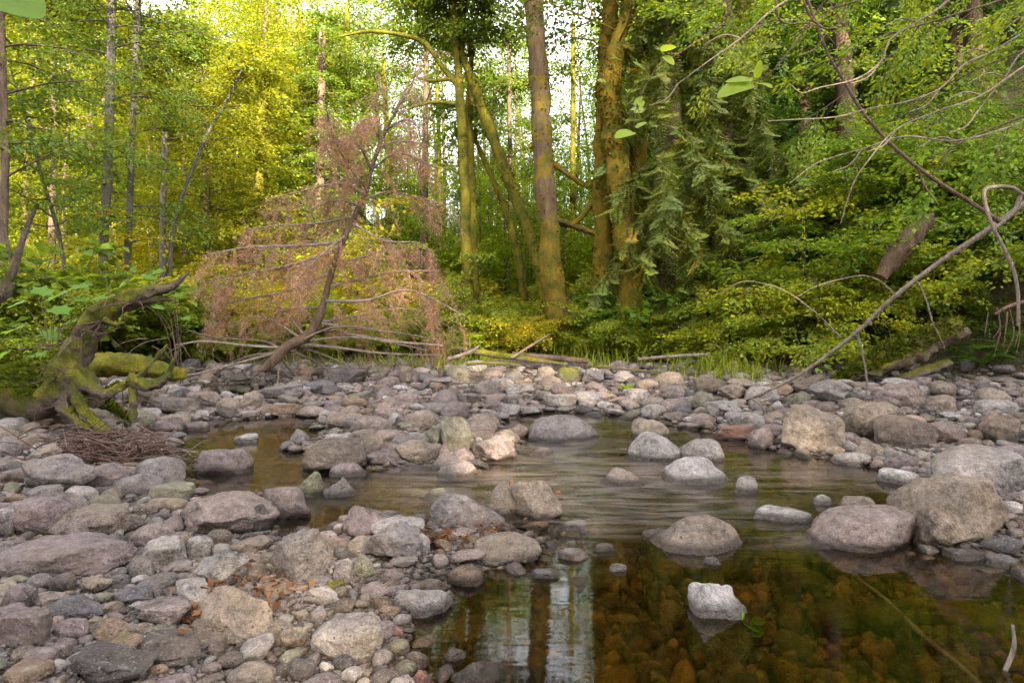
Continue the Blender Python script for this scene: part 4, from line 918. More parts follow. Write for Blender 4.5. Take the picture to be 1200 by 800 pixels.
# (px, py of the foot, kind, scale, tint)
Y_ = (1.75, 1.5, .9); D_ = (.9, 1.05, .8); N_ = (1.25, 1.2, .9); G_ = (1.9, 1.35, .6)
SH = [(560,418,'fern',.75,D_),(590,424,'bush',.55,Y_),(575,400,'bush',.8,N_),(610,412,'bush',.85,G_),(632,405,'bush',.8,G_),(655,425,'bush',.4,N_),(680,428,'bush',.55,Y_),(712,430,'bush',.55,N_),(735,427,'bush',.5,Y_),
      (700,405,'bush',1.0,N_),(725,395,'broad',.9,D_),(760,415,'bush',.9,N_),(790,425,'bush',.8,D_),(770,395,'broad',1.1,D_),(820,405,'bush',1.0,N_),(850,430,'fern',.7,Y_),(845,440,'fern',.5,Y_),(872,440,'fern',.5,N_),
      (830,380,'maple',.9,Y_),(870,395,'maple',.9,Y_),(905,420,'maple',.9,N_),(880,350,'maple',1.0,Y_),(925,380,'maple',1.0,Y_),(960,400,'maple',.8,N_),(900,300,'maple',1.1,Y_),(950,330,'maple',1.1,Y_),(990,350,'maple',1.0,N_),
      (1000,410,'fern',.8,N_),(960,430,'fern',.6,N_),(985,300,'maple',1.1,N_),(1020,320,'fern',1.0,N_),(1040,360,'maple',.8,Y_),(1090,350,'fern',1.1,N_),(1125,320,'fern',1.1,D_),(1150,370,'fern',.9,N_),(1185,330,'maple',.9,N_),
      (1110,290,'bush',.9,D_),(1150,280,'maple',1.0,D_),(1190,270,'bush',1.1,D_),(1050,250,'maple',1.1,N_),(1000,250,'maple',1.2,Y_),(940,260,'maple',1.2,N_),(1090,230,'maple',1.2,N_),(1145,210,'maple',1.1,D_),(1195,190,'maple',1.1,D_),
      (1105,447,'fern',.55,N_),(1150,425,'fern',.6,D_),(1185,410,'fern',.8,D_),(1030,440,'fern',.5,N_),(1180,450,'fern',.5,D_),(1080,445,'fern',.4,D_),(1020,380,'bush',.8,N_),(1070,330,'bush',.8,Y_),
      (535,425,'bush',.5,N_),(500,420,'bush',.6,N_),(480,405,'bush',.9,N_),(455,425,'bush',.5,D_),(430,410,'bush',.8,N_),(400,415,'bush',.6,N_),(370,405,'fern',.7,N_),(290,418,'bush',.7,N_),(255,410,'broad',.8,N_),(230,420,'bush',.6,N_),
      (310,395,'bush',.9,G_),(270,392,'bush',1.1,G_),(340,395,'bush',.9,N_),(205,400,'broad',1.0,N_),(170,405,'bush',1.0,N_),(140,400,'broad',1.1,N_),(105,398,'broad',1.2,N_),(70,400,'broad',1.2,N_),(40,405,'broad',1.2,N_),
      (10,400,'broad',1.3,N_),(30,430,'bush',.8,N_),(520,395,'maple',1.0,N_),(590,385,'maple',1.1,Y_),(480,385,'maple',1.2,N_),(440,385,'maple',1.1,N_),(390,385,'maple',1.2,G_),(350,383,'maple',1.2,G_),(230,385,'maple',1.2,G_),
      (180,385,'maple',1.2,G_),(130,385,'maple',1.3,G_),(60,385,'maple',1.3,G_),(15,385,'maple',1.2,N_),(630,385,'maple',1.2,N_),(680,385,'maple',1.2,Y_),(600,378,'maple',1.6,N_),(660,377,'maple',1.6,N_),(560,378,'maple',1.6,N_),
      (510,377,'maple',1.7,N_),(460,377,'maple',1.7,G_),(415,377,'maple',1.7,G_),(290,377,'maple',1.7,G_),(210,377,'maple',1.7,G_),(100,377,'maple',1.8,G_),(30,377,'maple',1.7,G_),(700,377,'maple',1.6,N_),(800,350,'maple',1.3,N_)]
SH = [((a, b, ('sap' if (i % 3 == 0 and a > 820) else k), s, (D_ if (a > 820 and i % 4 == 1) else t)) if k == 'maple' else (a, b, k, s, t)) for i, (a, b, k, s, t) in enumerate(SH)]
SH = [(a, b, ('bush' if k == 'broad' and a < 200 and i % 3 else k), s, t) for i, (a, b, k, s, t) in enumerate(SH)]
cntk = {}
for i, (px, py, kd, s, tn) in enumerate(SH):
    d0 = None; p = hit(px, py)
    if p is None or p[1] > 26: p = np.array([*at(px, py, 22)[:2], 0])
    sd_, bk_ = lay(p[:1], p[1:2])
    if bk_[0] < .15:                             # keep them on the bank, beyond the stones
        for k_ in range(40):
            p = at(px, py, p[1] + .25); sd_, bk_ = lay(p[:1], p[1:2])
            if bk_[0] > .3: break
    n = cntk.get(kd, 0); cntk[kd] = n + 1; pr = PRO[kd]; o = pr[n] if n < len(pr) else copy_tree(pr[n % len(pr)])
    o.location = (p[0], p[1], gz(p[0], p[1]) - .02); rz = i * 2.1; o.rotation_euler = (0, 0, rz); o.scale = (s, s, s)
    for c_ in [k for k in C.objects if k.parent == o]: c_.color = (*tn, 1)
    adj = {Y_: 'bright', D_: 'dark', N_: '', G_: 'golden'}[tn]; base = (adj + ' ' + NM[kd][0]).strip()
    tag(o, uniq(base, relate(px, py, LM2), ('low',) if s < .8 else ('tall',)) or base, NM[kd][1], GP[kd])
# ---------------------------------------------------------------- leafy mass of the wood far behind, the slope, and an unseen row added for shade
def far_wood():
    r = np.random.default_rng(91); lf = MB(); pos = []; sc_ = []; cl = []; tr = MB()
    def clump(x, y, z, rad, n, col, s):
        q = r.normal(0, 1, (n, 3)) * [rad, rad, rad * .45] * .55 + [x, y, z]; pos.append(q); sc_.append(np.full(n, s) * r.uniform(.7, 1.3, n)); cl.append(np.broadcast_to(col, (n, 3)) * (1 + r.normal(0, .12)))
    for i in range(250):
        d = r.uniform(24, 46); px = r.uniform(-120, 830)
        p = at(px, 380, d); g = gz(p[0], p[1]); mid = 455 < px < 720; h = (1.2 + .49 * d) * (r.uniform(.35, .95) if mid else r.uniform(.75, 1.2)) - g
        if 140 < px < 275: h *= .84
        if mid and r.random() < .35: continue
        gold = px < 440 + r.normal(0, 60) and r.random() < .75
        add_tube(tr, [(p[0], p[1], g), (p[0] + r.normal(0, .4), p[1], g + h * .5), (p[0] + r.normal(0, .8), p[1], g + h)], [.13, .08, .03], 6, 10)
        for j in range(int(h * (2.6 if gold else 1.7))):
            t = r.uniform(.06, 1); a = r.uniform(0, 6.28); R_ = 2.2 * (1.1 - t * .7) * r.random() ** .5
            clump(p[0] + math.cos(a) * R_, p[1] + math.sin(a) * R_, g + t * h, r.uniform(.6, 1.2), 13, (1.0, 1.05, .8) if gold else (.66, 1.0, .9), .95)  # left clumps tinted yellower, low sunlight put into their colour
    for i in range(75):                           # young trees filling the foot of the wood in the middle
        d = r.uniform(19, 30); px = r.uniform(440, 740); p = at(px, 380, d); g = gz(p[0], p[1]); h = r.uniform(2.5, 6.5)
        add_tube(tr, [(p[0], p[1], g), (p[0], p[1], g + h)], [.04, .01], 5, 4)
        for j in range(int(h * 2.6)): clump(p[0] + r.normal(0, .7), p[1] + r.normal(0, .7), g + h * r.uniform(.1, 1), .8, 12, (.92, 1.15, .85), .7)
    for i in range(900):                          # low growth behind
        d = r.uniform(19, 40); px = r.uniform(-150, 850); p = at(px, 380, d); g = gz(p[0], p[1]); clump(p[0], p[1], g + r.uniform(.1, 2.2), .8, 16, (1.0, .95, .8) if px < 440 else (.9, 1.0, .9), .6)
    pos = np.concatenate(pos); dr = r.normal(0, 1, pos.shape) * [1, 1, .3]; cl = np.concatenate(cl)
    sprays(lf, SPRFL, pos, dr, np.concatenate(sc_), r, 1.0, cl, .35)
    o = lf.build('forest_foliage', M['gold']); tag(o, 'golden and green leafy wood far behind the stream, lit by low sun', 'foliage', kind='stuff')
    o = tr.build('forest_trunks', M['brown']); tag(o, 'thin trunks of the far wood behind the golden leaves', 'woodland', kind='stuff')
far_wood()
def hill_and_shade_wood():
    """trees on the slope to the right, and an unseen row added behind the camera for shade"""
    r = np.random.default_rng(92); lf = MB(); tr = MB(); pos = []; sc_ = []; cl = []; kf = []
    def one(x, y, h, w, n, s, low=.12):
        hue = [(1.25, 1.2, .8), (.70, .85, .9), (1.0, 1.1, .8), (.55, .75, .85)][r.integers(0, 4)]; cf = r.random() < .35
        g = gz(x, y); add_tube(tr, [(x, y, g - .2), (x + r.normal(0, .3), y, g + h * .5), (x, y, g + h)], [.22, .13, .03], 7, 12)
        for j in range(n):
            t = r.uniform(low, 1); a = r.uniform(0, 6.28); R_ = w * (1.1 - t * .8) * r.random() ** .5
            m = 20; q = r.normal(0, 1, (m, 3)) * [.9, .9, .22] * .6 + [x + math.cos(a) * R_, y + math.sin(a) * R_, g + t * h]
            pos.append(q); sc_.append(np.full(m, s) * r.uniform(.7, 1.3, m)); cl.append(np.broadcast_to(hue, (m, 3)) * (1 + r.normal(0, .15))); kf.append(np.full(m, cf))
    for i in range(52):
        px = r.uniform(820, 1300); d = r.uniform(13, 30); p = at(px, 300, d)
        one(p[0], p[1], r.uniform(6, 12), 2.4, 44, .6, .10)
    for i in range(46):                           # unseen trees added behind the camera to keep low sun off the stream
        x = -20 + i * 1.15 + r.normal(0, .5); y = r.uniform(-26, -20); h = (23 if x < 10 else 26) + r.normal(0, .8) - gz(x, y)
        one(x, y, max(h, 8), 3.2, 70, 1.0, .1)
    pos = np.concatenate(pos); dr = r.normal(0, 1, pos.shape) * [1, 1, .3]
    kf = np.concatenate(kf); sc_ = np.concatenate(sc_); cl = np.concatenate(cl); dr[kf] += [0, 0, -.6]
    sprays(lf, SPRL, pos[~kf], dr[~kf], sc_[~kf], r, 1.0, cl[~kf], .3); sprays(lf, FRNL, pos[kf], dr[kf], sc_[kf] * 1.1, r, .7, cl[kf], .5)
    tag(lf.build('hillside_and_shade_foliage', M['leaf']), 'green leafy canopy on the steep right slope, and unseen shade trees added behind the camera', 'foliage', kind='stuff')
    tag(tr.build('hillside_and_shade_trunks', M['cedarbark']), 'shaded trunks half hidden in the slope canopy, and those of unseen trees added for shade', 'woodland', kind='stuff')
hill_and_shade_wood()
# ---------------------------------------------------------------- undergrowth
def undergrowth():
    r = np.random.default_rng(93); lf = MB(); n = 36000
    px = r.uniform(-250, 1700, n); d = r.uniform(5, 30, n); X = (px - 600) / F * d; Y = d
    sd_, bk_ = lay(X, Y); k = bk_ > .15 + r.random(n) * .5; X, Y = X[k], Y[k]; Z = ground(X, Y) + r.uniform(0, .28, k.sum())
    pos = np.stack([X, Y, Z], -1); dr = r.normal(0, 1, pos.shape) * [1, 1, .3] + [0, -.3, .4]; gold = (px[k] < 450)
    col = np.where(gold[:, None], (1.1, 1.0, .8), (.85, 1.0, .9)) * r.uniform(.7, 1.2, (len(pos), 1))
    sprays(lf, SPRL + FRNL, pos, dr, r.uniform(.18, .42, len(pos)), r, 1.0, col, .4)
    tag(lf.build('undergrowth', M['fern']), 'low leafy undergrowth covering the banks', 'undergrowth', kind='stuff')
    g = MB(); tv = np.array([[0, -.03, 0], [0, .03, 0], [.55, .02, .04], [.55, -.02, .04], [1, 0, -.12]]); tf = np.array([[0, 1, 2], [0, 2, 3], [3, 2, 4]])
    P = []
    for cx, cy, n_, w in ((860,440,260,30),(700,425,260,40),(560,425,120,30),(480,430,160,60),(820,435,120,30),(390,425,120,60)):
        for i in range(n_):
            q = hit(cx + r.normal(0, w), cy + r.normal(0, 5))
            if q is not None and q[1] < 16: P.append(q)
    P = np.array(P); m = len(P); dr = r.normal(0, .45, (m, 3)) + [0, 0, 1]
    stamp(g, tv, tf, P, dr, r.normal(0, 1, (m, 3)), r.uniform(.15, .4, m), np.array([1.3, 1.2, .8]) * r.uniform(.6, 1.2, (m, 1)))
    tag(g.build('grass', M['bush']), 'long thin grass tufts along the foot of the far bank', 'grass', kind='stuff')
undergrowth()

# ---------------------------------------------------------------- fallen trunks, poles and driftwood
def pxp(path, d, org=0):
    n = len(path); dd = np.linspace(d[0], d[1], n) if isinstance(d, tuple) else [d] * n
    return np.array([at(x, y, q) for (x, y), q in zip(path, dd)]) - org
def fallen_trunk():
    D = 5.6; r = np.random.default_rng(101); org = at(110, 515, 5.0); org[2] = gz(org[0], org[1]); root = empty('fallen_tree', org)
    w = lambda x: x / F * D / 2
    a = MB(); add_tube(a, pxp([(-140,462),(-60,460),(0,458),(50,455),(85,452),(112,468)], (6.0, 5.4), org), [w(54), w(56), w(58), w(62), w(56), w(26)], 22, 60, .22, 11, freq=4, fine=.02, groove=.18)
    a.build('trunk', M['deadmoss'], root)
    b = MB(); add_tube(b, pxp([(62,462),(80,430),(98,398),(112,372),(140,356),(168,346),(196,336),(214,325)], 5.5, org), [w(46), w(38), w(29), w(25), w(23), w(18), w(11), w(3)], 22, 80, .22, 12, freq=6, fine=.018, groove=.30)
    add_tube(b, pxp([(150,352),(178,350),(192,350),(204,352)], 5.5, org), [w(18), w(12), w(8), w(3)], 8, 20, .3, 14)
    add_tube(b, pxp([(185,340),(200,337),(210,330),(222,318)], 5.45, org), [w(9), w(7), w(5), w(1.5)], 7, 16, .3, 15)
    add_tube(b, pxp([(122,374),(135,380),(148,377)], 5.4, org), [w(7), w(4), w(1)], 6, 10, .2, 16)
    b.build('broken_limb', M['deadmoss'], root)
    for path, ra in (([(80,425),(88,450),(97,478),(116,498),(132,514)], (15,13,11,10,6)), ([(70,470),(84,488),(104,502),(120,512)], (20,13,9,5)), ([(82,440),(100,452),(122,462),(142,452),(165,440),(196,404)], (15,12,9,7,5,2)),
                     ([(140,456),(152,450),(157,470),(156,492)], (8,9,9,6)), ([(112,470),(130,478),(148,488),(150,500)], (13,10,8,5)), ([(152,444),(170,450),(190,446),(200,432),(208,412)], (12,11,10,7,3))):
        m = MB(); P = pxp(path, 5.3 if path[0] != (112, 470) else 5.6, org); add_tube(m, P, [w(x) for x in ra], 14, 40, .25, 20 + path[0][1], freq=7, fine=.014, groove=.25); m.build('root', M['deadmoss'], root)
    tw = MB()
    for i in range(46):                           # broken twigs and rootlets
        px_, py_ = [(95,400),(120,372),(160,350),(100,450),(120,480),(150,460),(60,440),(190,405)][i % 8]; b = at(px_ + r.normal(0, 10), py_ + r.normal(0, 8), 5.35) - org
        S = limb_path(b, r.normal(0, 1, 3) * [1, .6, .7] + [0, -.3, -.1], r.uniform(.12, .5), r, 4, -.3, .25); add_tube(tw, S, [.006, .0015], 4, 8, cap=False)
    tw.build('twigs', M['twig'], root)
    mm = MB(); tv = np.array([[0, -.3, 0], [0, .3, 0], [1, 0, .1], [.5, .0, .2]]); tf = np.array([[0, 1, 3], [1, 2, 3], [2, 0, 3]])
    for path, ra, n_ in (([(-60,460),(0,458),(50,455),(90,455)], (57,59,62,50), 5200), ([(66,452),(80,430),(98,398),(112,372)], (50,40,30,26), 900), ([(100,452),(122,462),(142,452)], (13,10,8), 400), ([(112,470),(130,478),(150,492)], (14,11,8), 400)):
        V, Fq, Q, T = tube(pxp(path, 5.55, org), [w(x) for x in ra], 24, 40, .3, 11, False, 4); up = (V - np.repeat(Q, 24, 0)); k = np.where((unit(up)[:, 2] > -.1) & (fbm(V, 5, 8) > -.25))[0]
        pick = r.choice(k, n_); o_ = unit(up[pick])
        stamp(mm, tv, tf, V[pick] + r.normal(0, .008, (n_, 3)), o_ + r.normal(0, .5, (n_, 3)), r.normal(0, 1, (n_, 3)), r.uniform(.02, .05, n_), np.array([.85, 1.25, .9]) * r.uniform(.6, 1.3, (n_, 1)))
    mm.build('moss_clumps', M['moss'], root)
    tag(root, 'mossy uprooted trunk with a broken grey limb lying at the left edge', 'fallen tree')
    m = MB(); org = at(105, 435, 6.6); add_tube(m, pxp([(88,430),(120,428),(160,428),(206,438),(216,432)], (6.5, 6.9), org), [w(36), w(36), w(32), w(22), w(8)], 24, 60, .15, 44, freq=4, fine=.016, groove=.12)
    o = m.build('mossy_log', M['mossy']); o.location = org; tag(o, 'dark mossy log lying behind the uprooted trunk', 'log')
fallen_trunk()

def lone_wood(name, cat, label, paths, mat, d, group=None, k=7, rough=.12, parts=None):
    allp = [p for p in paths]; org = at(*allp[0][0][0], d if not isinstance(d, tuple) else d[0]); m = MB()
    dm = d if not isinstance(d, tuple) else (d[0] + d[1]) / 2
    for i, (path, ra) in enumerate(allp):
        dd = d if i == 0 else (dm + (d[1] - d[0]) * .0 if isinstance(d, tuple) else d)
        add_tube(m, pxp(path, dd, org), [x / F * dm / 2 for x in ra], k, max(10, len(path) * 7), rough, int(path[0][0]) + i)
    o = m.build(name, M[mat]); o.location = org; tag(o, label, cat, group); return o
lone_wood('broken_snag', 'branch', 'pale broken snag with a moss collar at the left edge', [([(-10,360),(4,340),(14,318),(22,295),(32,265),(44,238)],(11,10,11,8,6,4.5)),([(14,312),(8,280),(2,255),(-4,240)],(4,3,2.4,2)),([(-12,210),(2,262),(12,300),(28,318)],(2.5,2.5,2,1)),([(10,330),(4,345),(-3,352)],(15,13,8))], 'deadmoss', 5.0)
lone_wood('bare_pole', 'pole', 'long slender pale pole leaning from the slope down into the stones', [([(806,492),(840,478),(880,466),(930,443),(975,412),(1010,384),(1048,348),(1100,308),(1150,275),(1196,243),(1240,212)],(2,3,3.4,4,4.6,5,5.4,5.8,6.2,6.6,7)),
   ([(1048,345),(1035,332),(1018,324),(1000,324),(960,334),(930,350)],(2,1.6,1.4,1.3,1,.8)),([(985,395),(960,370),(930,347),(905,335),(870,330),(842,346)],(2,1.5,1.4,1.2,1,.8)),([(1075,330),(1085,350),(1093,378),(1100,392),(1107,408)],(2.2,2,1.8,1.5,1)),([(1005,392),(1012,420),(1016,450),(1012,480)],(3,2.5,2,1.5)),([(880,466),(894,478),(901,500)],(2.5,2,1.5))], 'paletwig', (7.6, 5.6))
lone_wood('hanging_branch', 'branch', 'bleached crooked branch hanging from a knot at the right edge', [([(1260,250),(1210,232),(1198,228),(1186,220),(1168,219),(1154,223),(1155,240),(1163,265),(1176,290),(1188,318),(1193,345),(1193,382)],(7,7,6,5,4.6,4.4,4.2,4.2,4.2,4,3.6,3)),([(1196,230),(1190,245),(1178,258),(1165,268)],(6,5,4.5,4)),([(1205,232),(1212,200),(1220,180)],(7,5,3))], 'paletwig', 5.2)
lone_wood('broken_log', 'log', 'splintered brown log jutting from the green slope', [([(1032,325),(1048,302),(1066,280),(1086,256)],(16,21,24,25)),([(1080,262),(1090,254),(1094,250)],(14,10,4)),([(1046,300),(1040,292),(1037,286)],(5,4,1))], 'cedarbark', 9.0, k=14, rough=.25)
def hollow_log():
    r = np.random.default_rng(55); D = 8.2; org = at(1050, 440, D); root = empty('hollow_log', org); w = lambda x: x / F * D / 2
    m = MB(); P = pxp([(985,446),(1030,426),(1075,408),(1125,384)], D, org); add_tube(m, P, [w(12), w(26), w(30), w(24)], 22, 50, .35, 5, freq=5, fine=.02, groove=.3); m.build('upper_slab', M['deadmoss'], root)
    m = MB(); add_tube(m, pxp([(1040,450),(1075,438),(1112,424)], D - .1, org), [w(7), w(13), w(10)], 16, 30, .35, 6, freq=6, fine=.015, groove=.3); m.build('lower_slab', M['deadmoss'], root)
    V, Fq, Q, T = tube(P, [w(12), w(26), w(30), w(24)], 24, 60, .35, 5, False, 5, 0, .3); up = unit(V - np.repeat(Q, 24, 0)); k = np.where(up[:, 2] > .1)[0]; pk = r.choice(k, 2600)
    mm = MB(); tv = np.array([[0, -.3, 0], [0, .3, 0], [1, 0, .1], [.5, .0, .2]]); tf = np.array([[0, 1, 3], [1, 2, 3], [2, 0, 3]])
    stamp(mm, tv, tf, V[pk] + r.normal(0, .015, (2600, 3)), up[pk] + r.normal(0, .6, (2600, 3)) + [0, 0, -.3], r.normal(0, 1, (2600, 3)), r.uniform(.03, .08, 2600), np.array([.8, 1.1, .9]) * r.uniform(.5, 1.3, (2600, 1)))
    mm.build('moss_clumps', M['moss'], root); tag(root, 'mossy rotten log with a dark hollow at the foot of the slope', 'log')
hollow_log()
lone_wood('root_mat', 'roots', 'reddish hanging roots under the turf at the right edge', [([(1166,368),(1180,360),(1200,354),(1240,345)],(3,4,5,6))] + [([(1158+(i*37)%62,366-(i*11)%9),(1156+(i*37)%62+(i*29)%9,380+(i*13)%14),(1154+(i*37)%62+(i*17)%17,392+(i*23)%34)],(1.6,1.2,.7)) for i in range(16)], 'twig', 7.2)
lone_wood('slope_sapling', 'branch', 'dark mossy dead stem slanting across the top right', [([(925,-60),(967,55),(985,88),(1010,130),(1040,165),(1075,196),(1110,220),(1142,240),(1175,262)],(3,3,3.5,4,4,4.5,5,5,5)),([(1075,196),(1085,220),(1100,240)],(3,2,1))], 'brown', 5.6)
GT = 'bare crossing branches at the top right'
for lab, p in (('bare pale branch curving down from the top edge to the middle leaves', [(1130,-30),(1110,2),(1075,26),(1044,46),(1032,72),(1005,92),(960,103),(940,109),(925,98)]),
               ('bare pale branch sweeping low and long across the slope to the left', [(1240,10),(1200,38),(1160,62),(1130,76),(1100,105),(1060,120),(1020,127),(980,137),(935,140),(900,142)]),
               ('bare pale branch drooping down toward the bright bushes', [(1250,50),(1200,78),(1150,112),(1100,130),(1050,152),(1020,185),(1000,215),(985,262)]),
               ('forked dark twig looping below the top edge', [(935,-20),(950,20),(970,34),(985,25),(975,8),(962,-20)]),
               ('dark twig bending under the top edge beside the yellow leaf', [(908,-20),(912,20),(925,28),(950,28),(968,40),(978,52)]),
               ('short pale branch in the upper right corner', [(1250,30),(1198,62),(1178,90),(1160,112),(1146,130)]),
               ('fine twig crossing behind the hanging sprig of large leaves', [(940,-10),(905,12),(868,45),(830,72),(795,98)]),
               ('thin twig reaching left above the broken log', [(1230,130),(1180,150),(1120,165),(1060,160),(1010,175),(960,190),(925,215)])):
    lone_wood('bare_branch', 'branch', lab, [(p, tuple(np.linspace(2.7, 1.0, len(p)))), ([p[4], (p[4][0]-14, p[4][1]+18), (p[4][0]-34, p[4][1]+26)], (2, 1.6, 1)), ([p[2], (p[2][0]-20, p[2][1]-4), (p[2][0]-44, p[2][1]+8)], (2, 1.5, .8))], 'paletwig' if 'dark' not in lab else 'brown', 4.4 + .2 * (len(p) % 4), GT, k=5)
GD = 'driftwood on the far bank'
for lab, p, ra, d, mt in (('long grey driftwood log on the far bank', [(530,410),(570,417),(620,424),(660,430)], (7,9,9,6), 11.6, 'dead'), ('thin bleached stick slanting up from the driftwood heap', [(600,422),(622,408),(645,394)], (4,3,2), 11.4, 'paletwig'),
      ('dark log end under the driftwood heap', [(600,418),(640,422),(690,426)], (9,10,8), 11.9, 'brown'), ('pale forked driftwood piece at the left of the heap', [(525,424),(550,416),(562,408)], (5,6,3), 11.2, 'paletwig'),
      ('short driftwood stick below the long grey log', [(545,430),(580,428),(612,431)], (4,4,2), 11.0, 'dead'), ('pale driftwood stick lying left of the long pole', [(748,424),(780,421),(815,419),(832,418)], (4,5,5,3), 11.0, 'paletwig'),
      ('thin driftwood stick just behind the low mossy stones', [(690,432),(740,436),(775,440)], (3,4,2), 10.6, 'dead'), ('long thin pole lying under the red dead tree', [(395,392),(440,400),(480,405),(520,408)], (4,5,4,3), 11.4, 'paletwig')):
    o = lone_wood('driftwood', 'driftwood', lab, [([(x, y - 3) for x, y in p], tuple(.85 * q for q in ra))], {'dead': 'deadmoss', 'paletwig': 'paletwig', 'brown': 'brown'}[mt], d - 1.5, GD)
lone_wood('lichen_branch', 'branch', 'short broken branch with yellow lichen among the near stones', [([(342,716),(365,702),(385,690),(402,680)],(13,15,13,7)),([(350,705),(356,696),(362,690)],(6,4,2))], 'deadmoss', 2.45)
lone_wood('stick', 'stick', 'slim brown stick lying past the lichened branch', [([(308,712),(345,714),(390,712),(420,704),(448,692)],(3,4,4,5,3)),([(405,708),(412,697),(402,690)],(3,2,1))], 'twig', (2.42, 2.6))
lone_wood('stick', 'stick', 'straight dark twig lying over the pale pitted stone', [([(182,626),(205,648),(235,668),(264,688)],(2.5,3,3,2))], 'twig', (3.05, 2.7))
lone_wood('stick', 'stick', 'barked stub of stick with a pale broken end at the bottom', [([(183,754),(185,768),(192,782),(203,802),(214,830)],(7,9,10,10,10))], 'dead', (2.1, 1.85), k=9)
lone_wood('wood_chip', 'wood chip', 'orange chip of wood on the pebbles', [([(148,674),(166,670),(190,667)],(5,8,6))], 'twig', 2.68)
lone_wood('sunken_branch', 'branch', 'long submerged branch showing through the clear pool', [([(1005,678),(1035,700),(1062,726),(1090,752),(1120,776),(1160,812)],(4,6,6,7,7,7))], 'dead', (2.72, 2.05))
lone_wood('curved_stick', 'stick', 'curved pale stick standing out of the pool at bottom right', [([(1165,812),(1178,785),(1188,758),(1187,732)],(7,6,5,3))], 'dead', 1.95)
lone_wood('stick', 'stick', 'bent grass-like twig on the cracked taupe boulder', [([(286,772),(284,758),(292,748),(302,744)],(1.5,1.5,1.5,1))], 'paletwig', 2.15)

def leafy_bough(path, d, seed, label, tint, sc_=.34, nl=12):
    r = np.random.default_rng(seed); org = at(*path[0], d); root = empty('leafy_bough', org); m = MB(); lf = MB()
    P = pxp(path, d, org); Q, T = add_tube(m, P, [.016, .004], 6, 26); pos = []; dr = []
    for i in range(nl):
        j = 3 + int((len(Q) - 4) * (i + r.random()) / nl); j = min(j, len(Q) - 1); dd = unit(T[j] + r.normal(0, .7, 3) + [0, 0, -.15])
        S = limb_path(Q[j], dd, r.uniform(.35, .95), r, 4, -.3, .12); add_tube(m, S, [.006, .002], 4, 6, cap=False)
        u = r.uniform(.15, 1, 9) * 3.99; k = u.astype(int); f = (u - k)[:, None]; pos.append(S[k] * (1 - f) + S[k + 1] * f); tt = unit(S[k + 1] - S[k])
        dr.append(tt + np.cross(tt, [0, 0, 1.]) * r.choice([-1, 1], (9, 1)) * r.uniform(.2, 1.1, (9, 1)))
    pos = np.concatenate(pos); sprays(lf, SPR, pos, np.concatenate(dr), r.uniform(.7, 1.2, len(pos)) * sc_, r, 1.0, None, .25)
    m.build('branch', M['brown'], root); o = lf.build('leaves', M['bush'], root); o.color = (*tint, 1); tag(root, label, 'bough', 'leafy boughs hanging over the slope')
for i, (p, d, lb, t) in enumerate((([(1290,-60),(1200,-10),(1110,20),(1030,45),(965,75)], 6.6, 'leafy bough crossing behind the dark slanting dead stem', (1.2, 1.25, .9)), ([(1300,40),(1230,50),(1160,75),(1090,110),(1040,150)], 7.0, 'leafy bough below the corner branches, reaching toward the slope trunks', (1.0, 1.15, .9)),
      ([(1150,-80),(1090,-30),(1010,0),(930,20),(860,40)], 7.6, 'leafy bough along the top edge right of the cedar', (1.3, 1.3, .9)), ([(1310,110),(1250,120),(1190,140),(1130,165),(1090,190)], 6.4, 'leafy bough at the right edge above the looped pale branch', (.9, 1.1, .9)),
      ([(1060,-90),(1000,-40),(930,-10),(860,0),(815,15)], 8.4, 'leafy bough in the top edge gap beside the cedar crown', (1.1, 1.25, .9)), ([(1290,-30),(1240,0),(1190,25),(1150,60),(1120,85)], 7.8, 'leafy bough filling the upper right corner', (1.3, 1.3, .9)),
      ([(1180,-60),(1110,0),(1050,60),(990,110),(930,150)], 8.6, 'leafy bough hanging low behind the crossing bare branches', (1.1, 1.2, .9)))):
    leafy_bough(p, d, 300 + i, lb, t)
def twig_pile():
    r = np.random.default_rng(8); m = MB(); c = hit(130, 543)
    for i in range(230):
        a = r.normal(0.25, .95) + (math.pi if r.random() < .5 else 0); L = r.uniform(.15, .55); x = c[0] + r.normal(0, .24); y = c[1] + r.normal(.08, .12)
        z = gz(x, y) + abs(r.normal(.04, .08)) + .02; d = np.array([math.cos(a), math.sin(a) * .6, r.normal(0, .25)]) * L / 2
        add_tube(m, [np.array([x, y, z]) - d, np.array([x, y, z + r.normal(0, .03)]), np.array([x, y, z]) + d], [.004 * r.uniform(.6, 2), .003], 4, 6)
    tag(m.build('twig_pile', M['twig']), 'tangle of brown twigs washed up against the roots of the fallen trunk', 'twigs', kind='stuff')
    lone_wood('stick', 'stick', 'pale barked stick lying on the right of the twig pile', [([(158,536),(180,532),(205,528),(232,530)],(5,6,5,2))], 'paletwig', 4.9)
twig_pile()
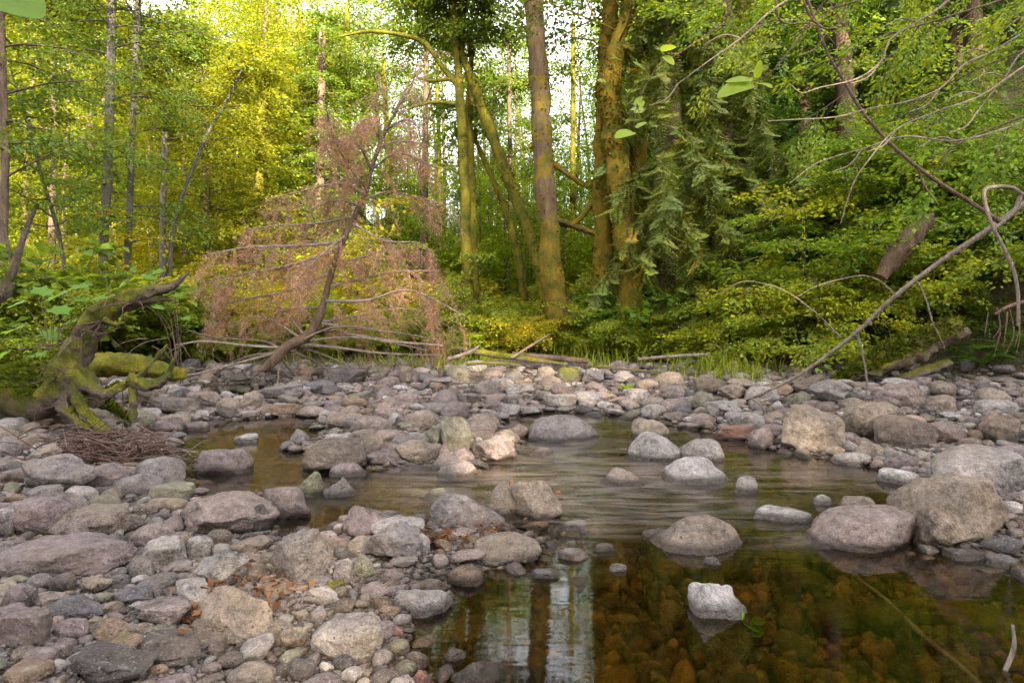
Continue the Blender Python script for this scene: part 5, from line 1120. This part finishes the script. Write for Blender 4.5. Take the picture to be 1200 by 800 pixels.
def litter():
    r = np.random.default_rng(12); m = MB(); P = []
    for cx, cy, n, w, h in ((625,612,90,14,5),(520,635,60,24,7),(580,628,40,20,5),(335,668,30,10,8),(265,700,30,14,8),(228,742,30,12,10),(310,700,60,30,14),(1095,632,14,8,6),(500,640,60,16,6),(110,545,60,30,6),(600,440,120,120,8)):
        for i in range(n):
            q = hit(cx + r.normal(0, w), cy + r.normal(0, h))
            if q is not None and q[1] < 14: q[2] = max(q[2], 0.0) + r.uniform(.01, .06); P.append(q)
    P = np.array(P); n = len(P); V = leaf_verts(np.zeros(3), np.array([1., 0, 0]), np.array([0, 0, 1.]), 1, .6, .3)
    stamp(m, V, LF, P, r.normal(0, 1, (n, 3)) * [1, 1, .3], r.normal(0, .5, (n, 3)) + [0, 0, 1], r.uniform(.02, .05, n), np.array([1, 1, 1]) * r.uniform(.4, 1.4, (n, 1)))
    tag(m.build('leaf_litter', M['dry']), 'brown and orange dead leaves caught between the rocks', 'leaves', kind='stuff')
litter()
def big_leaf(L, W, lobes=0, seed=0):
    r = np.random.default_rng(seed); n = 42; a = np.linspace(-math.pi, math.pi, n, endpoint=False)
    if lobes: rad = .5 * (1 - .0 * a) * (1 - .28 * np.abs(np.sin(a * lobes / 2)) ** .6 * 1.3) ; x = .5 * L + rad * L * np.cos(a); y = rad * W * 1.1 * np.sin(a)
    else: x = .5 * L + .5 * L * np.cos(a); y = .5 * W * np.sin(a) * (1 - .25 * np.cos(a))
    z = .08 * L * (1 - (2 * y / W) ** 2) * 0 + .18 * np.abs(y) - .25 * (x / L) ** 2 * L * .6
    V = np.vstack([[L * .5, 0, -.04 * L], np.stack([x, y, z], -1)]); Fc = np.array([[0, 1 + i, 1 + (i + 1) % n] for i in range(n)]); return V, Fc
def sprig(label, leaves, stem, d, sz, name='leafy_sprig', mat='bush', seed=1, lobes=0, W=.45, tint=(1.5, 1.6, 1.2)):
    org = at(*stem[0], d); root = empty(name, org); m = MB(); add_tube(m, pxp(stem, d, org), [.004, .002], 5, 20); m.build('stem', M['twig'], root)
    r = np.random.default_rng(seed)
    for (bx, by, tx, ty) in leaves:
        b = at(bx, by, d) - org; t = at(tx, ty, d - r.uniform(0, .1)) - org; L = np.linalg.norm(t - b); V, Fc = big_leaf(1, W if not lobes else .95, lobes)
        l = MB(); stamp(l, V, Fc, [b], [t - b], [[r.normal(0, .25), -.75, .8]], L); o = l.build('leaf', M[mat], root); o.color = (*tint, 1)
    tag(root, label, 'sprig')
sprig('hanging sprig with large bright green leaves in the upper right', [(878,97,843,108),(880,94,852,92),(886,92,892,71),(888,98,905,99),(882,100,862,104)], [(1010,-60),(960,10),(925,60),(900,88),(880,96)], 2.6, .1, W=.5)
sprig('small leafy sprig beside the thick mossy trunks', [(745,150,757,142),(742,155,722,158),(745,122,752,112),(750,118,752,124),(775,60,792,52),(778,66,790,74)], [(860,20),(800,60),(770,80),(748,120),(742,156)], 4.0, .1, seed=3, W=.7)
sprig('blurred green leaf hanging into the top left corner', [(-12,-16,40,6),(2,-20,20,12)], [(-60,-70),(-30,-40),(0,-18)], 1.6, .1, seed=5, W=.6, tint=(.9, 1.2, 1))
def devils_club(px, py, d, leaves, label, seed):
    org = at(px, py, d); g = gz(org[0], org[1]); org[2] = g; root = empty('broad_leaved_plant', org); r = np.random.default_rng(seed)
    for (x, y, w) in leaves:
        dd = d + r.uniform(-.25, .25); t = at(x, y, dd) - org; s = MB(); add_tube(s, [r.normal(0, .03, 3) * [1, 1, 0], t * [.3, .3, .7], t], [.006, .003], 4, 10); s.build('stem', M['brown'], root)
        W_ = w / F * dd * .72; V, Fc = big_leaf(1, 1, 7); V = V - [.25, 0, 0]; l = MB(); a = r.uniform(-.6, .6) + (0 if r.random() < .5 else math.pi)
        stamp(l, V, Fc, [t], [[math.cos(a), math.sin(a), r.normal(-.1, .1)]], [[r.normal(0, .15), -.35, 1]], W_); o = l.build('leaf', M['leaf'], root); o.color = (1.1, 1.35, 1.5, 1)
    tag(root, label, 'plant')
devils_club(60, 440, 6.9, [(40,340,44),(72,345,40),(100,336,42),(62,362,44),(25,355,36),(20,385,44),(50,392,46),(84,378,34),(100,352,30),(8,412,40),(40,416,36),(120,350,34)], 'plant with wide lobed leaves just behind the mossy fallen trunk', 4)
devils_club(210, 420, 9.5, [(170,325,26),(190,318,26),(205,345,24),(150,345,24),(180,360,26),(215,372,22)], 'smaller lobed-leaf plant behind the tip of the broken limb', 6)
sprig('green seedling beside the mottled white rock in the pool', [(882,730,876,727),(884,732,889,738),(884,730,891,728),(882,734,884,741),(883,729,887,722)], [(878,745),(882,738),(883,731)], 2.35, .1, 'seedling', seed=9, W=.8, tint=(1, 1.5, 1))
for i, (cx, cy, d, lb) in enumerate(((735,462,8.6,'leafy seedling growing between the pale far stones'),(752,478,7.9,'bright seedling at the water edge near the pale stones'),(715,470,8.3,'low green seedling left of the leafy one on far stones'))):
    sprig(lb, [(cx, cy, cx + 12 * math.cos(a), cy - 9 * abs(math.sin(a)) - 2) for a in np.linspace(.1, 3.0, 8)] + [(cx, cy - 3, cx + 8 * math.cos(a), cy - 12) for a in (.6, 1.4, 2.3)], [(cx, cy + 8), (cx, cy)], d, .1, 'seedling', seed=20 + i, W=.4, tint=(1.2, 1.3, 1))
